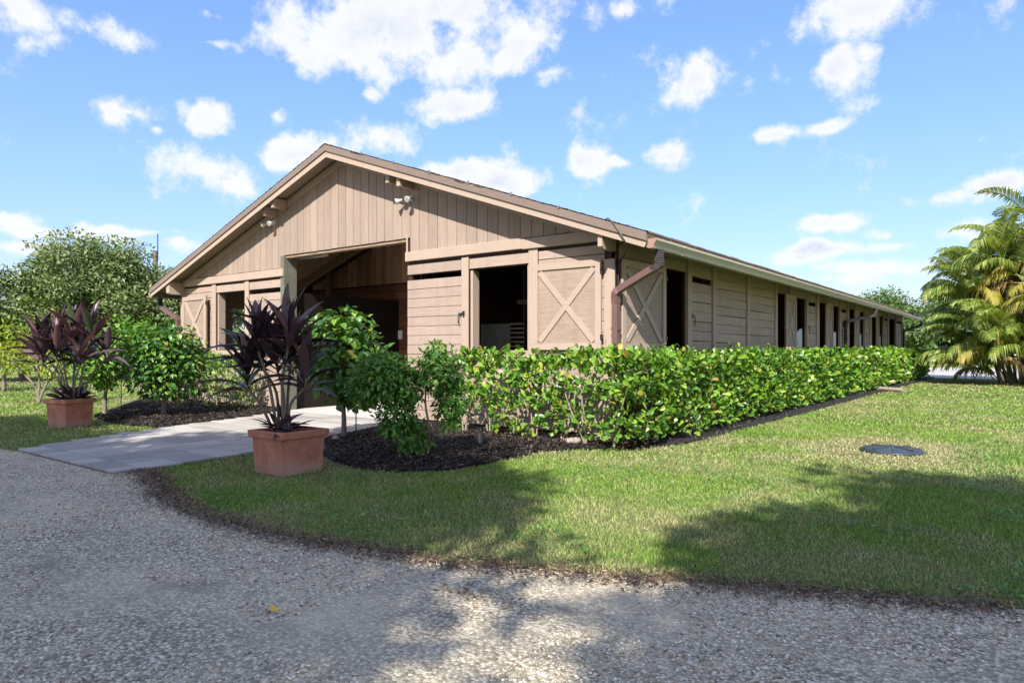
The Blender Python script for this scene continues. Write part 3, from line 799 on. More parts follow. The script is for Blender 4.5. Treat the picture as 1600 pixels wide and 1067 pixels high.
# shingle tabs in courses (one joined part: thousands of them, edge-on to the camera)
def shingles():
    V = []; F = []; n = 0
    for s, ex in ((1, EXR), (-1, EXL)):
        run = abs(ex - RX); k = 0.353 if s > 0 else 0.337
        c = math.sqrt(1 + k * k); courses = int(run * c / 0.145)
        for i in range(courses + 1):
            d0 = i * 0.145; d1 = d0 + 0.165
            xa = ex + s * 0.03 - s * d0 / c; xb = ex + s * 0.03 - s * min(d1, run * c) / c
            yy = Y0R - .05 + (0.15 if i % 2 else 0) - .15
            step = 0.3
            while yy < Y1R + .05:
                ya, yb = max(yy, Y0R - .05), min(yy + step - .006, Y1R + .05)
                if yb - ya > 0.02:
                    t = random.uniform(.010, .022)
                    za, zb = roofz(xa) if (xa - RX) * s < run else roofz(ex) - k * .03, roofz(xb)
                    V += [(xa, ya, za + t), (xa, yb, za + t), (xb, yb, zb + .002), (xb, ya, zb + .002), (xa, ya, za - .008), (xa, yb, za - .008)]
                    F += [(n, n + 1, n + 2, n + 3), (n + 4, n + 5, n + 1, n)]
                    n += 6
                yy += step
    # ridge caps
    yy = Y0R - .05
    while yy < Y1R:
        for s in (1, -1):
            t = random.uniform(.02, .03)
            V += [(RX, yy, RZ + t), (RX, yy + .3, RZ + t - .01), (RX + s * .15, yy + .3, RZ - .04), (RX + s * .15, yy, RZ - .03)]
            F += [(n, n + 1, n + 2, n + 3)]; n += 4
        yy += .14
    return np_mesh('shingles', np.array(V), np.array(F))
tag(link('shingles', shingles(), 'shingle', roof), kind='stuff')
# rake boards: a darker upper band standing proud of a lighter lower one
for ya, sgn in ((Y0R, -1), (Y1R, 1)):
    for s, ex in ((1, EXR), (-1, EXL)):
        y0 = ya; dy = sgn * .045
        MB().prism([(RX, y0, RZ - .004), (ex, y0, roofz(ex) - .004), (ex, y0, roofz(ex) - .118), (RX, y0, RZ - .122)], (0, dy, 0)).build('rake_upper_board', 'rake_paint', roof)
        MB().prism([(RX, y0, RZ - .124), (ex, y0, roofz(ex) - .120), (ex - s * .04, y0, roofz(ex) - .20), (RX, y0, RZ - .238)], (0, dy * .45, 0)).build('rake_lower_board', 'paint_trim', roof)
# painted soffits
for s, ex, wx in ((1, EXR, XR), (-1, EXL, XL)):
    MB().prism([(wx - s * .05, Y0R + .04, roofz(wx - s * .05) - .062), (ex, Y0R + .04, roofz(ex) - .062), (ex, Y0R + .04, roofz(ex) - .082), (wx - s * .05, Y0R + .04, roofz(wx - s * .05) - .082)], (0, Y1R - Y0R - .08, 0)).build('eave_soffit', 'paint_trim_y', roof)
    MB().prism([(RX, Y0R + .002, RZ - .064), (wx, Y0R + .002, roofz(wx) - .064), (wx, Y0R + .002, roofz(wx) - .09), (RX, Y0R + .002, RZ - .09)], (0, .395, 0)).build('rake_soffit', 'paint_trim_y', roof)
    MB().box(ex - s * .03, ex - s * .002, Y0R + .02, Y1R - .02, roofz(ex) - .2, roofz(ex) - .014).build('eave_fascia', 'eave_edge', roof)
# outriggers under the rake
for xc, dz in ((-12.50, .04), (-12.86, .08), (-8.74, .03), (-9.06, .07)):
    zt = roofz(xc) - (.12 if xc < RX else .17)
    board('outrigger', roof, xc - .045, xc + .045, Y0R + .01 + dz, YF - .024, zt - .21, zt - .01, 'paint_trim_y')
# gutters (K-profile) and downspouts
def gutter(name, ex, s):
    z = roofz(ex) - .05
    prof = [(0, -.02), (0, -.145), (.075, -.145), (.085, -.10), (.125, -.045), (.125, -.02), (.115, -.02), (.115, -.04), (.07, -.135), (.01, -.135), (.01, -.02)]
    m = MB(); m.prism([(ex + s * (x + .002), Y0R + .002, z + zz - .02) for x, zz in prof], (0, Y1R - Y0R + .05, 0))
    g = m.build(name, 'gutter_metal', roof)
    cap = MB(); cap.prism([(ex + s * (x + .002), Y0R - .006, z + zz - .02) for x, zz in prof[:6]], (0, .007, 0)); cap.build('end_cap', 'gutter_cap', g)
    for k in range(5):
        yy = Y0R + .9 + k * 5.6
        jb = MB(); jb.prism([(ex + s * (x * 1.04 + .003), yy, z + zz * 1.03 - .018) for x, zz in prof[:6]], (0, .06, 0)); jb.build('gutter_joint', 'gutter_metal', g)
    return g
gutter('gutter', EXR, 1); gutter('gutter', EXL, -1)
def smooth_path(p, n=6):
    p = [Vector(a) for a in p]; out = []
    for i in range(len(p) - 1):
        a, b = p[i], p[i + 1]; a0 = p[max(i - 1, 0)]; b1 = p[min(i + 2, len(p) - 1)]
        for k in range(n):
            t = k / n
            out.append(0.5 * ((2 * a) + (b - a0) * t + (2 * a0 - 5 * a + 4 * b - b1) * t * t + (3 * a - a0 - 3 * b + b1) * t ** 3))
    return out + [p[-1]]
def downspout(name, top, knee, foot, mat_dark=False, out=None, w=.105, d=.085):
    """top: under the gutter, knee: where it meets the wall, foot: z at the ground"""
    top = Vector(top); knee = Vector(knee); e1 = top + Vector((0, 0, -.20))
    dirv = (knee + Vector((0, 0, .14)) - e1).normalized()
    root = MB(); run0 = e1 + dirv * .10; run1 = knee + Vector((0, 0, .14)) - dirv * .02
    root.tube([run0, run1], 1.0, square=(w, d))
    m = root.build(name, 'downspout_dark' if mat_dark else 'downspout_metal', roof)
    st = MB(); st.tube([knee + Vector((0, 0, .0)), Vector((knee.x, knee.y, foot))], 1.0, square=(w, d)); st.build('pipe_drop', 'downspout_dark' if mat_dark else 'downspout_metal', m)
    for pts in ([top, e1 + Vector((0, 0, .08)), e1, run0 + dirv * .02], [run1 - dirv * .03, knee + Vector((0, 0, .11)), knee + Vector((0, 0, .05)), knee + Vector((0, 0, -.03))]):
        sp = smooth_path(pts, 8); rad = [1.0 + (0.07 if i % 2 else -0.03) for i in range(len(sp))]
        el = MB(); el.tube(sp, rad, square=(w * 1.02, d * 1.02)); el.build('elbow', 'downspout_dark' if (mat_dark or pts[0] == top) else 'downspout_metal', m)
    for f in (.25, .8):
        z = knee.z * f
        bnd = MB(); bnd.box(knee.x - w * .56, knee.x + w * .56, knee.y - d * .60, knee.y + d * .60, z, z + .03); bnd.build('strap', 'downspout_dark' if mat_dark else 'downspout_metal', m)
    return m
GZ = roofz(EXR) - .215
downspout('downspout', (EXR + .06, 8.42, GZ), (XR + .045, YF - .075, 1.98), 0.10)
downspout('downspout', (EXR + .06, 24.5, GZ), (XR + .09, 23.3, 2.05), 0.1, True)
downspout('downspout', (EXR + .06, Y1R - .15, GZ), (XR + .06, YB + .07, 2.05), 0.1, True)
downspout('downspout', (EXL - .06, 8.45, roofz(EXL) - .215), (XL - .02, YF - .07, 1.95), 0.1)

# --- shutters with cross bracing
def shutter(parent, w, h, mtx, hook=True):
    p = MB(); n = 7
    p.box(0.01, w - .01, -.012, .012, .01, h - .01)
    t = link('shutter', p.mesh('shutter'), 'paint_panel', parent, mtx=mtx)
    def sub(name, mb, mat='paint_trim'):
        return link(name, mb.mesh(name), mat, t, mtx=mtx)
    rw_ = 0.095
    sub('rail', MB().box(0, w, -.034, -.0125, h - rw_, h)); sub('rail', MB().box(0, w, -.034, -.0125, 0, rw_))
    sub('stile', MB().box(0, rw_, -.036, -.0125, rw_ + .001, h - rw_ - .001), 'paint_trim_z'); sub('stile', MB().box(w - rw_, w, -.036, -.0125, rw_ + .001, h - rw_ - .001), 'paint_trim_z')
    a, b, c, d = (rw_ + .03, -.022, rw_ + .03), (w - rw_ - .03, -.022, h - rw_ - .03), (rw_ + .03, -.0215, h - rw_ - .03), (w - rw_ - .03, -.0215, rw_ + .03)
    sub('brace', MB().bar(a, b, .018, .085)); sub('brace', MB().bar(c, d, .0165, .085))
    for z in (.18, h - .18):
        sub('hinge', MB().box(w - .01, w + .03, -.04, -.02, z - .04, z + .04), 'black_metal')
    return t
T = Matrix.Translation
shutter(barn, 1.20, 1.30, T((-6.085, YF - .03, 1.305)))
shutter(barn, 1.22, 1.30, T((-16.72, YF - .045, 1.30)) @ Matrix.Rotation(R(-3), 4, 'Z'))
shutter(barn, 1.26, 1.29, T((XR + .05, YF + .06, 1.30)) @ Matrix.Rotation(R(90 - 4), 4, 'Z'))
for k in range(4):
    b = 7.70 + 3.93 * k
    shutter(barn, 1.16, 1.32, T((XR + .13, YF + b + .24, 1.30)) @ Matrix.Rotation(R(90 + 3 + random.uniform(-1, 2)), 4, 'Z'))
# latch hooks beside the openings
def latch(x, y, z, ax):
    m = MB()
    if ax == 'y': m.box(x - .02, x + .09, y - .03, y - .003, z, z + .022); m.tube([(x - .005, y - .028, z + .01), (x - .02, y - .034, z - .05), (x - .02, y - .03, z - .16)], .008, 6); m.box(x + .07, x + .1, y - .035, y - .003, z - .03, z + .05)
    else: m.box(x + .003, x + .03, y - .09, y + .02, z, z + .022); m.tube([(x + .028, y, z + .01), (x + .034, y + .02, z - .05), (x + .03, y + .02, z - .16)], .008, 6); m.box(x + .003, x + .035, y - .1, y - .07, z - .03, z + .05)
    m.build('latch', 'black_metal', barn)
latch(-7.60, YF - .02, 1.90, 'y')
latch(XR, YF + 2.79, 1.88, 'x')
for k in range(4): latch(XR, YF + 7.70 + 3.93 * k + 2.86, 1.9, 'x')
# white arched stall gates and inner bars seen in the side openings
for k in range(4):
    b = YF + 7.70 + 3.93 * k
    gt = MB(); X = XR - .10
    pts = [(X, b + 2.56 - .85 * t, 1.30 + .55 * math.cos(t * math.pi / 2) ** .8) for t in np.linspace(0, .98, 9)]
    gt.tube(pts, .018, 6); gt.tube([(X, b + 2.56, .9), (X, b + 2.56, 1.86)], .02, 6)
    g = gt.build('stall_gate', 'white_gate', barn)
    for j in range(7):
        yy = b + 2.49 - j * .11; tt = (b + 2.56 - yy) / .85
        MB().tube([(X, yy, .9), (X, yy, 1.30 + .55 * math.cos(min(tt, .98) * math.pi / 2) ** .8)], .02, 6).build('bar', 'white_gate', g)
    MB().tube([(XR - .12, b - .02, 1.86), (XR - .12, b + 1.02, 1.86)], .013, 6).build('stall_bar', 'steel', barn)
# interior: floor, cross wall, partitions, rafters
fl = MB(); fl.box(XL + .1, XR - .1, YF + .01, YB - .1, -.05, .024); fl.build('barn_floor', 'concrete', barn)
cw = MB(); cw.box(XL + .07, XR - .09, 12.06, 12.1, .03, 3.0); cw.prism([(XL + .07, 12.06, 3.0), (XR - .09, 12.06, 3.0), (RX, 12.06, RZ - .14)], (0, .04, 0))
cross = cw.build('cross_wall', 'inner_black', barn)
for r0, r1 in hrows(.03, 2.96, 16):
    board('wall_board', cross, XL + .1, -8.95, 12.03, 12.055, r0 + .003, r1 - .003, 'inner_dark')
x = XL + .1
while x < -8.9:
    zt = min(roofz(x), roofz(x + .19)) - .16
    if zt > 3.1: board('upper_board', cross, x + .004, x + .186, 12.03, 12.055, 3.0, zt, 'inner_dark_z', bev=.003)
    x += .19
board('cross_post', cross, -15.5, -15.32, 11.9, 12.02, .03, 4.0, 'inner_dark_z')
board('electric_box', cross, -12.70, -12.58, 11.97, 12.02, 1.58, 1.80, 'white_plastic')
MB().box(-12.76, -12.71, YF + .32, 12.0, .03, 2.55).build('stall_partition', 'partition_dark', barn)  # added so the hall left of the doorway stays dark
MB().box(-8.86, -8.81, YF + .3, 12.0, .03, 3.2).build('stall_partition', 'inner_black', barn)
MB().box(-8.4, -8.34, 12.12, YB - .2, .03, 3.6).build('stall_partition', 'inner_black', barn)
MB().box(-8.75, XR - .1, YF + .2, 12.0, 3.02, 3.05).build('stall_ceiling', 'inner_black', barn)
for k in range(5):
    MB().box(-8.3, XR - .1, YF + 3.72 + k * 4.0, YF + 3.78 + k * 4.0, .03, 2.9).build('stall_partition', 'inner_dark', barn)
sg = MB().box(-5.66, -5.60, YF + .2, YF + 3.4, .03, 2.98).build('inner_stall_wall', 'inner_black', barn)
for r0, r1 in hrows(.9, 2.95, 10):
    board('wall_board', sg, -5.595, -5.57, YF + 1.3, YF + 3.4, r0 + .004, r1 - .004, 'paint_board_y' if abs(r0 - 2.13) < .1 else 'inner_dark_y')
for yy in (9.25, 10.45, 11.65):
    m = MB(); m.bar((RX, yy, RZ - .18), (XL + .1, yy, roofz(XL + .1) - .18), .07, .2); m.build('rafter', 'rafter_wood', barn)
    m = MB(); m.bar((RX, yy, RZ - .18), (XR - .1, yy, roofz(XR - .1) - .18), .07, .2); m.build('rafter', 'rafter_wood', barn)
m = MB(); m.bar((-13.7, 9.6, 3.42), (-12.5, 9.6, 3.42), .14, .05); lt = m.build('strip_light', 'white_plastic', barn)
for dx in (-13.5, -12.7): MB().tube([(dx, 9.6, 3.44), (dx, 9.6, roofz(dx) - .1)], .006, 5).build('hanger', 'cable_black', lt)
sp = MB(); sp.box(-8.5, -7.80, 10.2, 10.23, .03, 1.80); sp.build('grey_board', 'grey_panel', barn)
sp = MB(); sp.box(-8.72, -8.61, 10.1, 10.14, .03, 1.93); sp.build('white_board', 'white_plastic', barn)
vt = MB()  # white bars stand in for daylight showing through gaps at the back
for k in range(6): vt.box(-8.40, -8.08, 11.0, 11.04, 1.36 + k * .09, 1.395 + k * .09)
vt.build('daylight_bars', 'white_plastic', barn)
MB().box(-8.2, -7.9, 10.98, 11.03, 2.22, 2.31).build('shelf_board', 'paint_trim', barn)
# floodlights
def floodlight(x, z):
    b = MB(); b.box(x - .06, x + .06, YF - .03, YF - .003, z - .04, z + .05)
    o = b.build('floodlight', 'white_plastic', barn)
    for s, aim in ((-1, (-.55, -.6, -.25)), (1, (.10, -.85, -.30))):
        aim = Vector(aim).normalized(); p0 = Vector((x + s * .04, YF - .03, z))
        p1 = p0 + Vector((s * .07, -.07, -.02))
        h = MB(); h.tube([p0, p1], .014, 8)
        h.tube([p1 - aim * .03, p1, p1 + aim * .04, p1 + aim * .10, p1 + aim * .12], [.018, .024, .027, .054, .057], 14)
        ho = h.build('lamp_head', 'lamp_body', o, True)
        g = MB(); g.tube([p1 + aim * .116, p1 + aim * .123], [.052, .049], 14); g.build('lens', 'lamp_glass', ho)
floodlight(-12.95, 4.03); floodlight(-8.80, 3.99)
# lightning cable with clips, rods, wires at the corner
def rake_pt(x, dy=0, dz=0): return (x, Y0R - .04 + dy, roofz(x) + .03 + dz)
cps = [rake_pt(x, random.uniform(-.01, .02), random.uniform(-.05, -.02)) for x in np.arange(-9.9, -4.6, .22)]
cps += [rake_pt(-4.55, 0, .005), (-4.38, Y0R - .06, roofz(-4.38) - .10), (-4.30, Y0R - .03, roofz(-4.3) - .22), (-4.36, Y0R + .15, 2.68), (-4.6, YF - .01, 2.55), (-4.655, YF + .03, 2.4), (-4.655, YF + .03, .3)]
cb = MB(); cb.tube(smooth_path(cps, 3), .009, 5); cable = cb.build('lightning_cable', 'cable_black', barn)
for x in np.arange(-9.6, -4.6, .85):
    MB().box(x - .012, x + .012, Y0R - .060, Y0R - .046, roofz(x) - .01, roofz(x) + .04).build('clip', 'steel', cable)
cb = MB(); cb.tube(smooth_path([(-4.45, YF + .3, 2.93), (-4.58, YF + .12, 2.86), (-4.645, YF - .05, 2.7), (-4.655, YF - .05, 2.3)], 5), .008, 5); cb.build('wire', 'cable_black', cable)
for yy in (8.5, 13.1, 19.0, 25.0, 31.0):
    r = MB(); r.tube([(RX, yy, RZ), (RX, yy, RZ + .30)], [.009, .004], 6); r.tube([(RX, yy, RZ), (RX, yy, RZ + .05)], [.03, .012], 8); r.build('lightning_rod', 'steel', barn)

# ================================================================== GROUND COVER
FWD = np.array([-math.sin(YAW), math.cos(YAW)]); RGT = np.array([math.cos(YAW), math.sin(YAW)])

def wedge(n, r0, r1, half=50):
    a = rng.uniform(-R(half), R(half), n); r = np.sqrt(rng.uniform(r0 * r0, r1 * r1, n))
    return FWD[0] * r * np.cos(a) + RGT[0] * r * np.sin(a), FWD[1] * r * np.cos(a) + RGT[1] * r * np.sin(a)

def lawn_mask(x, y):
    m = ~inpoly(x, y, DRIVE) & ~inpoly(x, y, PATH) & ~inpoly(x, y, BED_R) & ~inpoly(x, y, BED_L)
    m &= ~((x > XL - .05) & (x < XR + .05) & (y > YF - .05) & (y < YB + .1))
    m &= np.hypot(x - MANHOLE[0], y - MANHOLE[1]) > 0.325
    m &= y < 36.4
    m &= ~((np.abs(x + 6.27) < .24) & (np.abs(y - 4.36) < .24)) & ~((np.abs(x + 12.98) < .25) & (np.abs(y - 4.72) < .25))
    return m

def grass():
    VV = []; DD = []
    for r0, r1, dens, wd, ht in ((2.2, 5, 5600, .0042, .031), (5, 8, 3600, .0055, .033), (8, 13, 1600, .0085, .036), (13, 22, 520, .014, .040), (22, 45, 110, .028, .045)):
        area = R(100) / 2 * (r1 * r1 - r0 * r0)
        x, y = wedge(int(area * dens), r0, r1)
        # uneven sward: thin it where it is patchy
        k = lawn_mask(x, y); x, y = x[k], y[k]
        de = np.minimum(dpoly(x, y, LAWN_EDGE), dpoly(x, y, LEFT_EDGE))
        n1 = vnoise(x, y, .9, 5); n2 = vnoise(x, y, .28, 6); n3 = vnoise(x + 50, y + 50, 2.6, 8)
        dm = np.hypot(x - MANHOLE[0], (y - MANHOLE[1]) * .8)
        dry = np.clip((n1 * .45 + n2 * .35 + n3 * .35) * 2.1 - .88, 0, 1) * .9
        dry = np.maximum(dry, np.clip(1.1 - de / (.10 + .34 * n2), 0, 1) * .95)
        dry = np.maximum(dry, np.clip(1.75 - dm / (.55 + .55 * n1), 0, 1))
        dry = np.maximum(dry, np.clip(1.2 - np.hypot(x + 2.3, y - 8.4) / (.35 + .4 * n2), 0, 1) * .7)
        dry = np.clip(dry * rng.uniform(.4, 1.3, len(x)), 0, 1)
        keep = rng.random(len(x)) < 1 - .45 * dry * (n2 > .4)
        x, y, dry, n1, n2, de = x[keep], y[keep], dry[keep], n1[keep], n2[keep], de[keep]
        n = len(x)
        h = ht * rng.uniform(.45, 1.25, n) * (.75 + .5 * n2) * (1 - .35 * dry)
        a = rng.uniform(0, 2 * math.pi, n); lean = rng.uniform(.1, .95, n) * h; la = rng.uniform(0, 2 * math.pi, n)
        w = wd * rng.uniform(.6, 1.3, n)
        B = np.stack([x, y, np.full(n, .004)], -1)
        S = np.stack([np.cos(a) * w, np.sin(a) * w, np.zeros(n)], -1)
        Tp = B + np.stack([np.cos(la) * lean, np.sin(la) * lean, h], -1)
        V = np.stack([B - S, B + S, Tp], 1); VV.append(V.reshape(-1, 3)); DD.append(np.repeat(dry, 3))
    V = np.concatenate(VV); D = np.concatenate(DD).astype(np.float32)
    me = np_mesh('grass', V, np.arange(len(V)).reshape(-1, 3))
    at = me.attributes.new('dry', 'FLOAT', 'POINT'); at.data.foreach_set('value', D)
    tag(link('grass', me, 'grass_blade'), 'mown lawn grass, green with straw-coloured dry patches', None, None, 'stuff')
grass()

def clover():
    """broad-leaved weeds that grow through the sward"""
    x, y = wedge(60000, 2.5, 12); k = lawn_mask(x, y); x, y = x[k], y[k]
    k = vnoise(x, y, .55, 21) * .6 + vnoise(x, y, 1.7, 22) * .5 > .68; x, y = x[k], y[k]; n = len(x)
    P = np.stack([x, y, rng.uniform(.02, .05, n)], -1); d = rand_dirs(n); d[:, 2] = rng.uniform(-.1, .35, n)
    V, F = scatter(OVAL, P, d, np.tile([0, 0, 1.], (n, 1)) + rand_dirs(n) * .4, rng.uniform(.018, .045, n))
    tag(link('lawn_weeds', np_mesh('lawn_weeds', V, F), 'shrub_leaf'), 'small broad-leaved weeds growing through the lawn', None, None, 'stuff')
clover()

OCT = (np.array([(.5, 0, 0), (0, .42, 0), (-.5, .05, 0), (0, -.45, 0), (.05, 0, .24), (0, .02, -.24)]),
       np.array([(0, 1, 4), (1, 2, 4), (2, 3, 4), (3, 0, 4), (1, 0, 5), (2, 1, 5), (3, 2, 5), (0, 3, 5)]))
def gravel():
    out = []
    for r0, r1, n, s0, s1 in ((1.6, 4.0, 42000, .006, .026), (4.0, 6.5, 48000, .008, .028), (6.5, 12, 24000, .012, .034)):
        x, y = wedge(n, r0, r1); k = inpoly(x, y, DRIVE) & (vnoise(x, y, .5, 31) * .7 + vnoise(x, y, 2.1, 32) * .5 > .48); x, y = x[k], y[k]; n = len(x)
        s = s0 + (s1 - s0) * rng.random(n) ** 2.2
        P = np.stack([x, y, .009 + s * rng.uniform(-.02, .18, n)], -1)
        d = rand_dirs(n); d[:, 2] *= .25; up = np.tile([0, 0, 1.], (n, 1)) + rand_dirs(n) * .3
        out.append((P, d, up, s))
    P, d, up, s = [np.concatenate(a) for a in zip(*out)]
    V, F = scatter(OCT, P, d, up, s)
    tag(link('gravel', np_mesh('gravel', V, F), 'gravel_stone'), 'loose pale crushed stone lying on the driveway', None, None, 'stuff')
gravel()

CHIP = (np.array([(-.5, -.12, 0), (.5, -.10, .03), (.5, .10, .0), (-.5, .13, .04)]), np.array([(0, 1, 2), (0, 2, 3)]))
def chips():
    x = rng.uniform(-17.4, -3.2, 120000); y = rng.uniform(4.8, 38, 120000)
    near = rng.random(120000) < np.clip(14 / np.maximum(y, 1) - .35, .12, 1)
    k = near & (inpoly(x, y, BED_R) | inpoly(x, y, BED_L)); x, y = x[k], y[k]
    # denser in the front beds
    x2 = rng.uniform(-9, -4, 60000); y2 = rng.uniform(4.8, 8.6, 60000); k = inpoly(x2, y2, BED_R); x2, y2 = x2[k], y2[k]
    x3 = rng.uniform(-16, -11, 40000); y3 = rng.uniform(5.2, 8.6, 40000); k = inpoly(x3, y3, BED_L); x3, y3 = x3[k], y3[k]
    x = np.concatenate([x, x2, x3]); y = np.concatenate([y, y2, y3]); n = len(x)
    d0 = np.minimum(dpoly(x, y, BED_R + BED_R[:1]), dpoly(x, y, BED_L + BED_L[:1]))
    P = np.stack([x, y, .02 + .055 * np.clip(d0 / .5, 0, 1) + rng.uniform(0, .025, n)], -1)
    d = rand_dirs(n); d[:, 2] *= .3; up = np.tile([0, 0, 1.], (n, 1)) + rand_dirs(n) * .5
    V, F = scatter(CHIP, P, d, up, rng.uniform(.02, .075, n))
    tag(link('mulch', np_mesh('mulch', V, F), 'mulch_chip'), 'black shredded bark mulch in the planting beds', None, None, 'stuff')
chips()

TWIGLEAF = (DIAMOND[0] * np.array([1.25, .75, 1]), DIAMOND[1])
def litter():
    X = []; Y = []
    for line, n, spread in ((LAWN_EDGE[:14], 11000, .085), (LEFT_EDGE[1:], 700, .07), (PATH_L[:4], 500, .04), (LAWN_EDGE[:4], 700, .12)):
        seg = [math.dist(a, b) for a, b in zip(line[:-1], line[1:])]; tot = sum(seg)
        for i, (a, b) in enumerate(zip(line[:-1], line[1:])):
            m = int(n * seg[i] / tot); t = rng.random(m)
            X.append(a[0] + (b[0] - a[0]) * t + rng.normal(0, spread, m)); Y.append(a[1] + (b[1] - a[1]) * t + rng.normal(-.03, spread, m))
    x, y = wedge(170, 2, 8); X.append(x); Y.append(y)
    # a small drift of twigs and leaves on the sunny gravel
    X.append(rng.normal(-2.35, .16, 90)); Y.append(rng.normal(2.72, .05, 90))
    x = np.concatenate(X); y = np.concatenate(Y); k = ~inpoly(x, y, PATH); x, y = x[k], y[k]
    k = (vnoise(x, y, .22, 41) > .28) | (rng.random(len(x)) < .25); x, y = x[k], y[k]; n = len(x)
    P = np.stack([x, y, rng.uniform(.014, .04, n)], -1); d = rand_dirs(n); d[:, 2] *= .35
    V, F = scatter(TWIGLEAF, P, d, np.tile([0, 0, 1.], (n, 1)) + rand_dirs(n) * .7, rng.uniform(.010, .036, n) ** 1.0)
    V[:, 2] = np.maximum(V[:, 2], .0105)
    tag(link('leaf_litter', np_mesh('leaf_litter', V, F), 'leaf_litter'), 'dry brown leaves and twigs gathered along the lawn edge', None, None, 'stuff')
litter()

# ================================================================== PLANTS
CAMP = np.array([0, 0, 1.3])
_leaf_mesh = {}
def leaf_mesh(tm, key, mat):
    k = (key, mat)
    if k not in _leaf_mesh:
        me = np_mesh('leaf', tm[0], tm[1]); me.materials.append(MATS[mat]); _leaf_mesh[k] = me
    return _leaf_mesh[k]

def foliage(parent, tm, key, pos, d, up, sc, mat, nparts=0, expo=None, name='foliage'):
    n = len(pos); sel = np.zeros(n, bool)
    if nparts:
        dist = np.linalg.norm(pos - CAMP, axis=1)
        score = sc / dist
        if expo is not None: score = score * np.where(expo, 1.0, .05)
        sel[np.argsort(-score)[:nparts]] = True
    V, F = scatter(tm, pos[~sel], d[~sel], up[~sel], sc[~sel])
    o = link(name, np_mesh(name, V, F), mat, parent); o['kind'] = 'stuff'
    if nparts:
        me = leaf_mesh(tm, key, mat)
        D, S, N_ = frames(d[sel], up[sel])
        for p, a, b, c, s in zip(pos[sel], D, S, N_, sc[sel]):
            s = float(s)
            M = Matrix(((a[0] * s, b[0] * s, c[0] * s, p[0]), (a[1] * s, b[1] * s, c[1] * s, p[1]), (a[2] * s, b[2] * s, c[2] * s, p[2]), (0, 0, 0, 1)))
            link('leaf', me, mat, parent, mtx=M)
    return o

def stemtube(parent, name, pts, r0, r1, mat, n=7):
    sp = smooth_path(pts, 4); rad = [r0 + (r1 - r0) * i / (len(sp) - 1) for i in range(len(sp))]
    m = MB(); m.tube(sp, rad, n); return m.build(name, mat, parent, True)

